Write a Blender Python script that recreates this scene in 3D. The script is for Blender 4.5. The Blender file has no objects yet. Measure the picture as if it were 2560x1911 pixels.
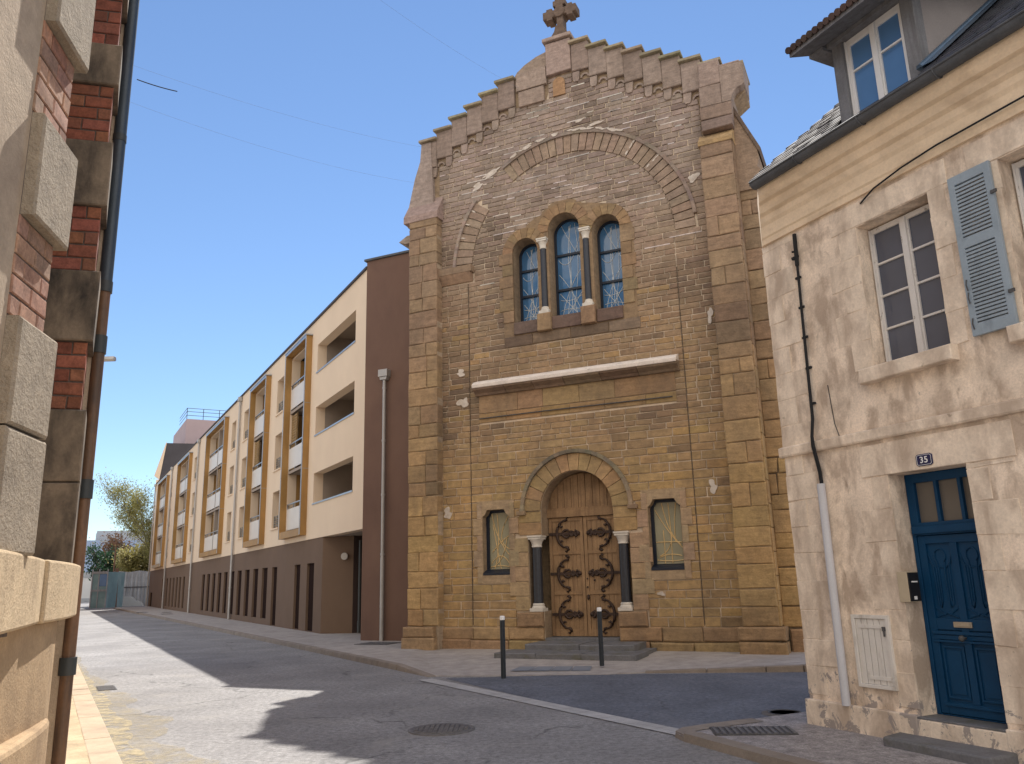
import bpy, bmesh, math, random
from mathutils import Vector, Matrix, noise as mnoise
from mathutils.geometry import tessellate_polygon
rnd = random.Random(7)
R = math.radians
PI = math.pi
scene = bpy.context.scene
COL = bpy.data.collections.new("Scene"); scene.collection.children.link(COL)

# ------------------------------------------------------------------ materials
def nodes_of(name):
    m = bpy.data.materials.new(name); m.use_nodes = True
    nt = m.node_tree; nt.nodes.clear()
    out = nt.nodes.new('ShaderNodeOutputMaterial'); b = nt.nodes.new('ShaderNodeBsdfPrincipled')
    nt.links.new(b.outputs[0], out.inputs[0])
    return m, nt, b
def N(nt, t, **kw):
    n = nt.nodes.new(t)
    for k, v in kw.items():
        if k in n.inputs: n.inputs[k].default_value = v
        else: setattr(n, k, v)
    return n
def coords(nt, scale=(1,1,1), world=False):
    if world:
        g = N(nt, 'ShaderNodeNewGeometry'); o = g.outputs['Position']
    else:
        o = N(nt, 'ShaderNodeTexCoord').outputs['Object']
    mp = N(nt, 'ShaderNodeMapping'); mp.inputs['Scale'].default_value = scale
    nt.links.new(o, mp.inputs['Vector']); return mp.outputs[0]
def noise(nt, vec, scale, detail=6, rough=.6, dist=0):
    n = N(nt, 'ShaderNodeTexNoise'); n.inputs['Scale'].default_value = scale
    n.inputs['Detail'].default_value = detail; n.inputs['Roughness'].default_value = rough
    n.inputs['Distortion'].default_value = dist
    nt.links.new(vec, n.inputs['Vector']); return n.outputs['Fac']
def ramp(nt, fac, stops):
    r = N(nt, 'ShaderNodeValToRGB'); e = r.color_ramp.elements
    while len(e) > 1: e.remove(e[-1])
    for i, (p, c) in enumerate(stops):
        c = c if isinstance(c, (tuple, list)) else (c, c, c)
        if i == 0: el = e[0]; el.position = p
        else: el = e.new(p)
        el.color = (*c[:3], 1)
    nt.links.new(fac, r.inputs[0]); return r.outputs[0]
def mix(nt, a, b, fac, mode='MIX'):
    m = N(nt, 'ShaderNodeMix'); m.data_type = 'RGBA'; m.blend_type = mode
    for sock, v in ((m.inputs[0], fac), (m.inputs[6], a), (m.inputs[7], b)):
        if isinstance(v, (int, float)): sock.default_value = v
        elif isinstance(v, (tuple, list)): sock.default_value = (*v[:3], 1)
        else: nt.links.new(v, sock)
    return m.outputs[2]
def bump(nt, b, h, strength, dist=.01):
    bp = N(nt, 'ShaderNodeBump'); bp.inputs['Strength'].default_value = strength; bp.inputs['Distance'].default_value = dist
    nt.links.new(h, bp.inputs['Height']); nt.links.new(bp.outputs[0], b.inputs['Normal'])
def mat(name, color=(.5,.5,.5), rough=.8, amt=.15, scale=4, fine=60, bmp=.3, bdist=.006, stain=None, sscale=(1.2,1.2,1.2), sthr=(.5,.7), samt=.7,
        stain2=None, s2scale=(1,1,1), s2thr=(.6,.7), s2amt=.8, attr=False, metal=0, spec=.4, world=False, ior=None, layer=None, cracks=None, peel=None, fcon=None):
    m, nt, b = nodes_of(name)
    v = coords(nt, world=world)
    if attr:
        a = N(nt, 'ShaderNodeAttribute'); a.attribute_name = 'Col'; base = a.outputs['Color']
    else: base = color
    n1 = noise(nt, v, scale)
    lo, hi = 1-amt, 1+amt
    c = mix(nt, base, ramp(nt, n1, [(.3, lo), (.7, hi)]), 1.0, 'MULTIPLY')
    n2 = noise(nt, v, fine, 4, .7)
    c = mix(nt, c, ramp(nt, n2, [(.3, 1-amt*.7), (.7, 1+amt*.7)]), 1.0, 'MULTIPLY')
    if layer:
        nl = noise(nt, coords(nt, layer, world), 1, 5, .65, .4)
        c = mix(nt, c, ramp(nt, nl, [(.3, .82), (.7, 1.15)]), 1.0, 'MULTIPLY')
    if fcon:
        c = mix(nt, c, ramp(nt, noise(nt, v, fcon[0], 8, .8), [(.35, 1-fcon[1]), (.65, 1+fcon[1])]), 1.0, 'MULTIPLY')
    if stain:
        f = ramp(nt, noise(nt, coords(nt, sscale, world), 1, 7, .62, .3), [(sthr[0], 0), (sthr[1], samt)])
        c = mix(nt, c, stain, f)
    if stain2:
        f = ramp(nt, noise(nt, coords(nt, s2scale, world), 1, 8, .65, .5), [(s2thr[0], 0), (s2thr[1], s2amt)])
        c = mix(nt, c, stain2, f)
    if cracks:
        vo = N(nt, 'ShaderNodeTexVoronoi'); vo.feature = 'DISTANCE_TO_EDGE'; vo.inputs['Scale'].default_value = cracks[0]
        nd = N(nt, 'ShaderNodeTexNoise'); nd.inputs['Scale'].default_value = 1.6; nd.inputs['Detail'].default_value = 6; nt.links.new(v, nd.inputs['Vector'])
        ad = N(nt, 'ShaderNodeVectorMath'); ad.operation = 'MULTIPLY_ADD'; nt.links.new(nd.outputs['Color'], ad.inputs[0]); ad.inputs[1].default_value = (.9,.9,.9); nt.links.new(v, ad.inputs[2])
        nt.links.new(ad.outputs[0], vo.inputs['Vector'])
        g = ramp(nt, noise(nt, v, .5, 3), [(.45, 0), (.6, cracks[2])])
        k = N(nt, 'ShaderNodeMath'); k.operation = 'MULTIPLY'; nt.links.new(ramp(nt, vo.outputs['Distance'], [(0, 1), (cracks[1], 0)]), k.inputs[0]); nt.links.new(g, k.inputs[1])
        c = mix(nt, c, (.05,.05,.05), k.outputs[0])
    if peel:                                              # render scaled off near the ground, in ragged flakes
        sx = N(nt, 'ShaderNodeSeparateXYZ'); nt.links.new(v, sx.inputs[0])
        hz = ramp(nt, sx.outputs['Z'], [(.3, .16), (1.0, 0)])
        su = N(nt, 'ShaderNodeMath'); su.operation = 'ADD'; nt.links.new(noise(nt, coords(nt, (7,7,5)), 1, 8, .7, .6), su.inputs[0]); nt.links.new(hz, su.inputs[1])
        c = mix(nt, c, peel, ramp(nt, su.outputs[0], [(.70, 0), (.715, .85)]))
    nt.links.new(c, b.inputs['Base Color'])
    b.inputs['Roughness'].default_value = rough; b.inputs['Metallic'].default_value = metal
    b.inputs['Specular IOR Level'].default_value = spec
    if ior: b.inputs['IOR'].default_value = ior
    if bmp:
        h = mix(nt, n1, n2, .6); bump(nt, b, h, bmp, bdist)
    return m
def glass(name, color, rough=.04, ior=1.8, wav=.02):
    m, nt, b = nodes_of(name)
    v = coords(nt); n = noise(nt, v, 2.2, 2)
    nt.links.new(mix(nt, tuple(c*.8 for c in color), tuple(c*1.25 for c in color), n), b.inputs['Base Color'])
    b.inputs['Roughness'].default_value = rough; b.inputs['IOR'].default_value = ior
    bump(nt, b, n, wav, .05)
    return m

M = {}
M['stone'] = mat('church_sandstone', attr=True, rough=.92, amt=.2, scale=8, fine=30, bmp=.8, bdist=.025, layer=(2.2,2.2,17), stain=(.13,.095,.07), sscale=(1.1,1.1,.5), sthr=(.48,.72), samt=.5,
                 stain2=(.09,.065,.05), s2scale=(3.2,3.2,4.5), s2thr=(.62,.74), s2amt=.42)
M['mortar'] = mat('lime_mortar', (.60,.49,.37), .95, .18, 3, 50, .3)
M['whitestone'] = mat('white_limestone', (.62,.57,.5), .8, .08, 6, 50, .15, stain=(.35,.3,.24), sscale=(3,3,2), sthr=(.55,.75), samt=.5)
M['lead'] = mat('weathered_lime_cap', (.72,.64,.57), .85, .12, 5, 40, .3, stain=(.25,.2,.15), sscale=(4,4,4), sthr=(.6,.75))
M['darkcol'] = mat('dark_granite_shaft', (.03,.033,.042), .32, .25, 20, 120, .03)
M['patchlime'] = mat('old_lime_patch', (.60,.53,.46), .9, .15, 9, 40, .4, stain=(.4,.33,.26), sscale=(6,6,6), sthr=(.45,.65))
M['oak'] = mat('oak_boards', (.30,.185,.095), .65, .22, 3, 30, .2, stain=(.15,.085,.045), sscale=(14,14,.7), sthr=(.45,.7), samt=.7)
M['iron'] = mat('wrought_iron', (.06,.038,.03), .6, .3, 10, 60, .2, metal=.4)
M['navy'] = mat('navy_frame_paint', (.012,.018,.032), .45, .1, 5, 40, .03)
M['skytintglass'] = glass('sky_tinted_leaded_glass', (.05,.15,.30), .06, 1.75, .06)  # sky reflection painted into the panes as a blue base colour
M['greenglass'] = glass('ribbed_side_glass', (.30,.28,.19), .1, 1.6, .06)
M['came'] = mat('came_lines', (.6,.63,.64), .4, .1, 9, 40, 0, metal=.3)
M['goldcame'] = mat('gold_lines', (.72,.52,.25), .4, .1, 9, 40, 0, metal=.3)
M['slate'] = mat('slate_step', (.15,.15,.16), .7, .2, 5, 40, .3, stain=(.10,.095,.055), sscale=(3,3,6), sthr=(.5,.7))
M['cream'] = mat('cream_render', (.73,.58,.425), .9, .04, .7, 160, .12, .002, stain=(.68,.52,.38), sscale=(.5,.5,.12), sthr=(.45,.75), samt=.5)
M['brown'] = mat('brown_render', (.15,.097,.064), .9, .08, .8, 160, .15, .002, stain=(.16,.105,.075), sscale=(.5,.5,.3), sthr=(.45,.75), samt=.6)
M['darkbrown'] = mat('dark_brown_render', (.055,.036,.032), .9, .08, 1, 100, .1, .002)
M['slit'] = mat('dark_slit_panel', (.028,.018,.016), 1, .1, 1, 60, .03, spec=0)
M['maroon'] = mat('maroon_render', (.142,.083,.062), .9, .08, .8, 160, .15, .002, stain=(.2,.12,.085), sscale=(.6,.6,.35), sthr=(.4,.75), samt=.7)
M['gold'] = mat('ochre_cladding', (.36,.20,.062), .5, .12, 1.5, 60, .06, stain=(.22,.12,.04), sscale=(2,2,.5), sthr=(.45,.75), samt=.6)
M['zinc'] = mat('zinc_edge', (.42,.44,.47), .38, .1, 4, 40, .03, metal=.7)
M['wire'] = mat('grey_wire', (.22,.26,.33), 1, .05, 3, 40, 0, spec=0)
M['greypipe'] = mat('grey_pipe', (.40,.38,.36), .45, .1, 3, 40, .03, metal=.3)
M['darkpipe'] = mat('dark_pipe', (.05,.055,.055), .5, .1, 3, 40, .03)
M['whitepanel'] = mat('white_balcony_panel', (.66,.62,.57), .45, .05, 2, 40, .02)
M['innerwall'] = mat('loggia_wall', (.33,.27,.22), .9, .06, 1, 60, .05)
M['louvre'] = mat('bamboo_screen', (.30,.19,.08), .7, .25, 6, 40, .1)
M['darkglass'] = glass('dark_window_glass', (.02,.022,.027), .05, 1.5, .01)
M['rail'] = mat('steel_rail', (.3,.27,.23), .5, .1, 6, 50, .02, metal=.4)
M['plaster'] = mat('old_house_plaster', (.79,.655,.525), .92, .22, 2.2, 45, .5, .01, peel=(.30,.26,.245), stain=(.37,.275,.205), sscale=(3.8,3.8,2.0), sthr=(.45,.60), samt=.72,
                   stain2=(.25,.18,.13), s2scale=(8,8,3.5), s2thr=(.60,.72), s2amt=.65)
M['houseblock'] = mat('house_limestone', (.79,.665,.535), .9, .15, 3, 40, .45, .008, peel=(.30,.26,.245), stain=(.41,.31,.235), sscale=(3.8,3.8,1.8), sthr=(.43,.64), samt=.75,
                   stain2=(.25,.19,.14), s2scale=(11,11,11), s2thr=(.66,.72), s2amt=.6)
M['cornice'] = mat('cornice_stone', (.80,.635,.455), .9, .10, 3, 40, .3, .005, stain=(.46,.33,.215), sscale=(1.8,3,3), sthr=(.5,.72), samt=.6)
M['gutter'] = mat('zinc_gutter', (.085,.09,.10), .75, .2, 4, 40, .05)
M['whitepaint'] = mat('flaking_white_paint', (.66,.63,.6), .55, .05, 5, 50, .1, stain=(.22,.17,.13), sscale=(16,16,9), sthr=(.63,.68), samt=.8)
M['whitepvc'] = mat('white_frame', (.74,.73,.72), .4, .03, 5, 50, .02)
M['skyglass'] = glass('dormer_glass', (.085,.19,.38), .03, 1.8, .01)
M['roomglass'] = glass('house_glass', (.075,.085,.12), .05, 1.6, .03)
M['frost'] = glass('frosted_glass', (.13,.115,.10), .35, 1.45, .0)
M['shutter'] = mat('blue_grey_shutter', (.29,.35,.405), .55, .08, 3, 50, .08, stain=(.14,.17,.2), sscale=(6,6,3), sthr=(.55,.75), samt=.6)
M['shutterdark'] = mat('louvre_shadow_grey', (.17,.21,.25), .6, .08, 3, 50, .05)
M['bluepaint'] = mat('deep_blue_door_paint', (.004,.045,.115), .5, .12, 3, 60, .06, spec=.22)
M['greytimber'] = mat('weathered_grey_timber', (.19,.19,.2), .85, .2, 2, 40, .35, stain=(.09,.085,.085), sscale=(12,12,1.4), sthr=(.45,.7), samt=.7)
M['greyplaster'] = mat('grey_cheek_plaster', (.30,.27,.26), .9, .1, 2, 50, .2)
M['tile'] = mat('clay_roof_tile', attr=True, rough=.85, amt=.2, scale=6, fine=40, bmp=.3)
M['bluezinc'] = mat('blue_flashing', (.11,.17,.25), .4, .15, 3, 40, .05, metal=.4)
M['blackcable'] = mat('black_cable', (.02,.02,.022), .95, .1, 5, 40, 0)
M['conduit'] = mat('grey_pvc_conduit', (.55,.55,.58), .5, .06, 3, 50, .02)
M['hatch'] = mat('worn_white_hatch', (.68,.64,.59), .6, .06, 5, 50, .06, stain=(.38,.33,.27), sscale=(8,8,3), sthr=(.55,.72))
M['brass'] = mat('dull_steel', (.42,.38,.32), .35, .1, 9, 50, .02, metal=.7)
M['beige'] = mat('beige_metal', (.46,.38,.27), .5, .06, 5, 50, .02)
M['signblue'] = mat('enamel_blue', (.012,.014,.07), .25, .03, 5, 50, 0)
M['enamelwhite'] = mat('enamel_white', (.78,.78,.78), .3, .02, 5, 50, 0)
M['black'] = mat('black_plastic', (.015,.015,.018), .4, .1, 5, 50, 0)
M['roughstone'] = mat('rough_grey_block', (.36,.295,.22), .95, .16, 9, 45, 1.0, .03, stain=(.17,.135,.10), sscale=(3,3,1.6), sthr=(.5,.75), samt=.65)
M['sootstone'] = mat('soot_stained_block', (.25,.19,.135), .92, .16, 5, 45, .35, .01, stain=(.02,.018,.018), sscale=(4.5,4.5,2.2), sthr=(.38,.68), samt=.9)
M['redbrick'] = mat('red_brick', attr=True, rough=.9, amt=.3, scale=16, fine=60, bmp=.4, bdist=.008, stain=(.12,.05,.04), sscale=(8,8,8), sthr=(.5,.75), samt=.6)
M['brickmortar'] = mat('grey_brick_mortar', (.13,.10,.085), .95, .2, 8, 60, .4)
M['basewall'] = mat('ochre_base_wall', (.42,.295,.175), .93, .16, 6, 50, .7, .012, stain=(.24,.16,.095), sscale=(2,2,1.2), sthr=(.45,.7), samt=.7)
M['leftplaster'] = mat('rough_left_plaster', (.46,.36,.26), .95, .12, 10, 55, .7, .012, stain=(.26,.19,.14), sscale=(2,2,1), sthr=(.5,.75), samt=.6)
M['ledgestone'] = mat('ledge_stone', (.54,.41,.26), .93, .14, 10, 50, .9, .02, stain=(.27,.19,.12), sscale=(3,3,2), sthr=(.5,.75), samt=.6)
M['coppipe'] = mat('painted_brown_pipe', (.19,.10,.052), .5, .2, 3, 40, .1, stain=(.06,.045,.035), sscale=(8,8,1.5), sthr=(.45,.7), samt=.8)
M['zincpipe'] = mat('dark_zinc_pipe', (.06,.075,.09), .45, .15, 3, 40, .05, metal=.3)
M['asphalt'] = mat('asphalt', (.252,.244,.243), .92, .18, .8, 60, .6, .008, fcon=(15,.5), cracks=(.33,.012,.75), stain=(.155,.148,.15), sscale=(.35,.35,.35), sthr=(.42,.7), samt=.6, stain2=(.34,.32,.295), s2scale=(1.1,1.1,1.1), s2thr=(.55,.72), s2amt=.5, world=True)
M['asphalt2'] = mat('blue_grey_asphalt', (.118,.128,.155), .92, .2, 1.2, 55, .5, .006, fcon=(15,.42), cracks=(.5,.012,.7), stain=(.19,.19,.21), sscale=(.8,.35,.8), sthr=(.55,.72), samt=.55, stain2=(.06,.065,.075), s2scale=(.9,.5,.9), s2thr=(.58,.7), s2amt=.5, world=True)
M['pave'] = mat('pale_pavement', (.37,.335,.31), .93, .2, 4, 40, .5, .006, stain=(.26,.235,.22), sscale=(.7,.7,.7), sthr=(.45,.7), samt=.5, world=True)
M['gravelpave'] = mat('gravel_dressed_pavement', (.30,.275,.27), .95, .3, 9, 60, .8, .012, fcon=(30,.4), stain=(.22,.2,.2), sscale=(1.2,1.2,1.2), sthr=(.45,.7), samt=.5, world=True)
M['sandpave'] = mat('sandy_pavement', (.46,.36,.235), .95, .24, 3, 60, .7, .01, stain=(.25,.2,.13), sscale=(1.4,1.4,1.4), sthr=(.5,.72), samt=.6, world=True)
M['kerb'] = mat('granite_kerb', (.25,.21,.175), .9, .16, 4, 60, .4, .006, stain=(.16,.13,.105), sscale=(2,2,2), sthr=(.5,.72), samt=.6)
M['tankerb'] = mat('tan_kerb', (.44,.35,.25), .9, .14, 4, 60, .4, .006, stain=(.28,.2,.15), sscale=(1.5,1.5,1.5), sthr=(.5,.72), samt=.6)
M['strip'] = mat('pale_setts', (.43,.42,.415), .9, .2, 3, 60, .5, .006, stain=(.27,.265,.26), sscale=(1.5,1.5,1.5), sthr=(.45,.7), samt=.6, world=True)
M['slab'] = mat('blue_slate_slab', (.20,.215,.245), .8, .1, 4, 60, .2)
M['castiron'] = mat('cast_iron', (.075,.072,.072), .65, .3, 12, 60, .4)
M['wornlid'] = mat('worn_iron_lid', (.135,.128,.127), .7, .3, 14, 60, .4)
M['bollard'] = mat('bollard_paint', (.02,.025,.032), .45, .1, 5, 50, .03)
M['leaf'] = mat('spring_leaf', attr=True, rough=.6, amt=.2, scale=.8, fine=9, bmp=0)
def leafy(m):
    nt = m.node_tree; b = nt.nodes['Principled BSDF']; t = N(nt, 'ShaderNodeBsdfTranslucent'); x = N(nt, 'ShaderNodeMixShader'); x.inputs[0].default_value = .5
    nt.links.new(b.inputs['Base Color'].links[0].from_socket, t.inputs[0]); nt.links.new(b.outputs[0], x.inputs[1]); nt.links.new(t.outputs[0], x.inputs[2])
    nt.links.new(x.outputs[0], nt.nodes['Material Output'].inputs[0])
leafy(M['leaf'])
M['bark'] = mat('pale_bark', (.16,.13,.10), .9, .2, 6, 40, .3)
M['fence'] = mat('corrugated_sheet', (.34,.36,.40), .55, .2, 1.2, 20, .1, metal=.3, stain=(.17,.175,.2), sscale=(4,4,.5), sthr=(.45,.7), samt=.7)
M['teal'] = mat('teal_hoarding', (.19,.30,.33), .5, .15, 1.2, 20, .05, stain=(.36,.45,.47), sscale=(1.2,1.2,.7), sthr=(.5,.7))
M['post'] = mat('rust_brown_post', (.17,.095,.065), .85, .2, 3, 30, .2)
M['white'] = mat('white_wall_paint', (.62,.62,.61), .8, .05, 1, 30, .05)
M['office'] = mat('sky_tinted_glazing', (.26,.345,.50), .3, .04, .2, 3, 0, spec=.6)  # glass front; reflected sky put into its base colour as pale blue
M['officedark'] = mat('grey_plant_room', (.36,.38,.40), .7, .05, .5, 5, 0)
M['charcoal'] = mat('charcoal_gable', (.07,.065,.072), .9, .1, 1, 20, .1)
M['pink'] = mat('pale_pink_render', (.42,.33,.34), .9, .06, .6, 20, .05)
M['lampwhite'] = mat('opal_lamp', (.45,.42,.38), .3, .05, 5, 50, 0)
M['terracotta'] = mat('far_house_wall', (.34,.235,.175), .9, .1, 1, 20, .1)
# sand drifting along the gutter: a thin sheet broken up by noise
def sand_mat():
    m, nt, b = nodes_of('gutter_sand'); v = coords(nt, world=True)
    nt.links.new(mix(nt, (.50,.42,.28), (.36,.30,.18), noise(nt, v, 30)), b.inputs['Base Color']); b.inputs['Roughness'].default_value = 1
    at = N(nt, 'ShaderNodeAttribute'); at.attribute_name = 'Col'
    s = N(nt, 'ShaderNodeSeparateColor'); nt.links.new(at.outputs['Color'], s.inputs[0])
    mth = N(nt, 'ShaderNodeMath'); mth.operation = 'MULTIPLY'; nt.links.new(s.outputs[0], mth.inputs[0])
    nn = ramp(nt, noise(nt, v, 5, 9, .75), [(.36, 0), (.60, .9)]); nt.links.new(nn, mth.inputs[1])
    nt.links.new(mth.outputs[0], b.inputs['Alpha']); return m
M['sand'] = sand_mat()

# ------------------------------------------------------------------ mesh builder
class MB:
    def __init__(s, fr=None, off=(0,0)):
        s.v = []; s.f = []; s.c = []; s.sm = []; s.fr = fr; s.off = off; s.col = (.5,.5,.5); s.sh = 0
    def P(s, p):
        if s.sh and p[1] > 0: p = (p[0]-s.sh*p[1], p[1], p[2])
        if s.fr is None: return tuple(p)
        ox, oy, az = s.fr; a = R(az); ux, uy = math.sin(a), math.cos(a)
        return (ox + p[0]*ux - p[1]*uy - s.off[0], oy + p[0]*uy + p[1]*ux - s.off[1], p[2])
    def add(s, vs, fs, col=None, sm=False):
        b = len(s.v); s.v += [s.P(p) for p in vs]
        for f in fs:
            s.f.append(tuple(b+i for i in f)); s.c.append(col or s.col); s.sm.append(sm)
    def box(s, x0, x1, y0, y1, z0, z1, col=None):
        vs = [(x0,y0,z0),(x1,y0,z0),(x1,y1,z0),(x0,y1,z0),(x0,y0,z1),(x1,y0,z1),(x1,y1,z1),(x0,y1,z1)]
        s.add(vs, [(0,1,2,3),(4,7,6,5),(0,4,5,1),(1,5,6,2),(2,6,7,3),(3,7,4,0)], col)
    def stone(s, x0, x1, yf, yb, z0, z1, c=.008, j=.0, col=None):
        J = lambda: rnd.uniform(-j, j)
        o = [(x0+J(),yb,z0+J()),(x1+J(),yb,z0+J()),(x1+J(),yb,z1+J()),(x0+J(),yb,z1+J())]
        m = [(p[0], yf+c*(.8 if yf < yb else -.8), p[2]) for p in o]
        cx = (1,-1,-1,1); cz = (1,1,-1,-1)
        i = [(p[0]+c*a, yf+J()*.6, p[2]+c*b) for p, a, b in zip(o, cx, cz)]
        fs = [(8,9,10,11)]
        for k in range(4):
            n = (k+1) % 4; fs += [(k,n,4+n,4+k), (4+k,4+n,8+n,8+k)]
        s.add(o+m+i, fs, col)
    def prism_xz(s, poly, y0, y1, col=None):
        n = len(poly); vs = [(x,y0,z) for x,z in poly]+[(x,y1,z) for x,z in poly]
        s.add(vs, [tuple(range(n)), tuple(range(2*n-1, n-1, -1))]+[(i,n+i,n+(i+1)%n,(i+1)%n) for i in range(n)], col)
    def prism_xy(s, poly, z0, z1, col=None):
        n = len(poly); vs = [(x,y,z0) for x,y in poly]+[(x,y,z1) for x,y in poly]
        s.add(vs, [tuple(range(n-1,-1,-1)), tuple(range(n, 2*n))]+[(i,(i+1)%n,n+(i+1)%n,n+i) for i in range(n)], col)
    def prism_yz(s, poly, x0, x1, col=None, dx=None):
        n = len(poly); dx = dx or [0]*n
        vs = [(x0+d,y,z) for (y,z),d in zip(poly, dx)]+[(x1,y,z) for y,z in poly]
        s.add(vs, [tuple(range(n)), tuple(range(2*n-1, n-1, -1))]+[(i,n+i,n+(i+1)%n,(i+1)%n) for i in range(n)], col)
    def panel(s, outer, holes, y0, y1, col=None, back=True):
        loops = [outer]+holes
        flat = [p for l in loops for p in l]
        tris = tessellate_polygon([[Vector((x,z,0)) for x,z in l] for l in loops])
        n = len(flat)
        vs = [(x,y0,z) for x,z in flat]+[(x,y1,z) for x,z in flat]
        fs = [tuple(t) for t in tris]
        if back: fs += [tuple(n+i for i in t) for t in tris]
        k = 0
        for l in loops:
            m = len(l)
            for i in range(m): a, b = k+i, k+(i+1)%m; fs.append((a,b,n+b,n+a))
            k += m
        s.add(vs, fs, col)
    def tube(s, pts, r, n=8, col=None, closed=False):
        pts = [Vector(p) for p in pts]; rings = []; L = len(pts)
        rr = r if isinstance(r, (list, tuple)) else [r]*L
        for i, p in enumerate(pts):
            if closed: t = pts[(i+1)%L]-pts[i-1]
            else: t = pts[min(i+1,L-1)]-pts[max(i-1,0)]
            if t.length < 1e-9: t = Vector((0,0,1))
            t.normalize(); a = Vector((0,0,1)) if abs(t.z) < .9 else Vector((1,0,0))
            u = t.cross(a).normalized(); w = t.cross(u)
            rings.append([tuple(p+(u*math.cos(2*PI*k/n)+w*math.sin(2*PI*k/n))*rr[i]) for k in range(n)])
        vs = [q for g in rings for q in g]; fs = []
        for i in range(L if closed else L-1):
            for k in range(n):
                a = i*n+k; b = i*n+(k+1)%n; c = ((i+1)%L)*n
                fs.append((a, b, c+(k+1)%n, c+k))
        b0 = len(s.f); s.add(vs, fs, col, True)
        if not closed: s.add(rings[0], [tuple(range(n))], col); s.add(rings[-1], [tuple(range(n))], col)
    def lathe(s, x, y, prof, n=20, col=None, sm=True):
        vs = []; fs = []
        for r, z in prof: vs += [(x+r*math.cos(2*PI*k/n), y+r*math.sin(2*PI*k/n), z) for k in range(n)]
        for i in range(len(prof)-1):
            for k in range(n): fs.append((i*n+k, i*n+(k+1)%n, (i+1)*n+(k+1)%n, (i+1)*n+k))
        s.add(vs, fs, col, sm); L = len(prof)-1
        s.add(vs[:n], [tuple(range(n))], col); s.add(vs[L*n:], [tuple(range(n))], col)
    def wedge(s, cx, cz, r0, r1, a0, a1, y0, y1, col=None, n=3):
        A = [a0+(a1-a0)*i/n for i in range(n+1)]
        poly = [(cx+r1*math.cos(a), cz+r1*math.sin(a)) for a in A]+[(cx+r0*math.cos(a), cz+r0*math.sin(a)) for a in reversed(A)]
        s.prism_xz(poly, y0, y1, col)
    def build(s, name, m, parent=None, bevel=0, kind=None):
        me = bpy.data.meshes.new(name); me.from_pydata(s.v, [], s.f)
        me.materials.append(M[m] if isinstance(m, str) else m)
        ca = me.color_attributes.new('Col', 'FLOAT_COLOR', 'CORNER')
        buf = []
        for p in me.polygons:
            c = s.c[p.index]
            for _ in range(p.loop_total): buf += [c[0], c[1], c[2], 1]
        ca.data.foreach_set('color', buf)
        me.polygons.foreach_set('use_smooth', s.sm)
        bm = bmesh.new(); bm.from_mesh(me); bmesh.ops.recalc_face_normals(bm, faces=bm.faces); bm.to_mesh(me); bm.free()
        me.update()
        o = bpy.data.objects.new(name, me); COL.objects.link(o)
        if parent: o.parent = parent
        if bevel:
            b = o.modifiers.new('Bevel', 'BEVEL'); b.width = bevel; b.segments = 2; b.limit_method = 'ANGLE'; b.angle_limit = R(40)
        if kind: o['kind'] = kind
        return o
def tag(o, label, cat, group=None, kind=None):
    o['label'] = label; o['category'] = cat
    if group: o['group'] = group
    if kind: o['kind'] = kind
    return o
def thing(name, label, cat, loc, az=90, group=None):
    o = bpy.data.objects.new(name, None); COL.objects.link(o); o.empty_display_size = .3
    o.location = loc; o.rotation_euler = (0,0,R(90-az)); return tag(o, label, cat, group)
def copy_tree(o, parent=None):
    c = o.copy(); COL.objects.link(c)
    if parent: c.parent = parent
    for ch in list(o.children): copy_tree(ch, c)
    return c
def var(c, a=.12, h=.05):
    k = 1+rnd.uniform(-a, a); return tuple(max(.01, x*k*(1+rnd.uniform(-h, h))) for x in c)
def lerp(a, b, t): return tuple(x+(y-x)*t for x, y in zip(a, b))
def sub(iv, a, b):
    out = []
    for x, y in iv:
        if b <= x or a >= y: out.append((x, y))
        else:
            if a-x > .06: out.append((x, a))
            if y-b > .06: out.append((b, y))
    return out
def arc(cx, cz, r, a0, a1, n=16):
    return [(cx+r*math.cos(a0+(a1-a0)*i/n), cz+r*math.sin(a0+(a1-a0)*i/n)) for i in range(n+1)]
def archpoly(x0, x1, z0, zs, n=16):      # opening with a round head
    c = (x0+x1)/2; r = (x1-x0)/2
    return [(x0,z0),(x1,z0)]+arc(c, zs, r, 0, PI, n)

# ------------------------------------------------------------------ CHURCH
CH = (1.22, 18.21); CHAZ = 114.65
church = thing('stone_church', 'sandstone church front with stepped gable, blind arch and arched oak door', 'church', (*CH, 0), CHAZ)
GOLD = (.40,.265,.125); MID = (.30,.205,.13); UP = (.325,.25,.207); DARK = (.135,.095,.072)
def scol(x, z):
    if z < 5: b = lerp(GOLD, lerp(GOLD, MID, .5), max(0, z-3.2)/1.8)
    elif z < 8: b = lerp(lerp(GOLD, MID, .5), MID, (z-5)/3)
    else: b = lerp(MID, UP, min(1, (z-8)/3))
    q = mnoise.noise(Vector((x*.75, z*.55, 3.1))) + (.28 if 4.8 < z < 8.4 and abs(x-.2) > 1.7 else 0) - (.1 if z < 4.5 else 0)
    d = min(1, max(0, (q-.12)*2.4))
    b = lerp(b, DARK, d*rnd.uniform(.25, .8))
    if rnd.random() < .04: b = lerp(b, DARK, rnd.uniform(.2, .6))
    elif z < 8 and rnd.random() < .07: b = lerp(b, (.46,.29,.11), .4)
    return var(b, .10, .025)
DX0, DX1, DCX, DZS = -.70, 1.00, .15, 3.08
WIN3 = [(-1.22,-.56,9.42), (-.26,.54,9.80), (.86,1.54,9.58)]; WSILL = 7.60
SIDEW = [(-2.18,-1.50), (1.78,2.48)]; SWZ = (1.72, 3.17)
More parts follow.
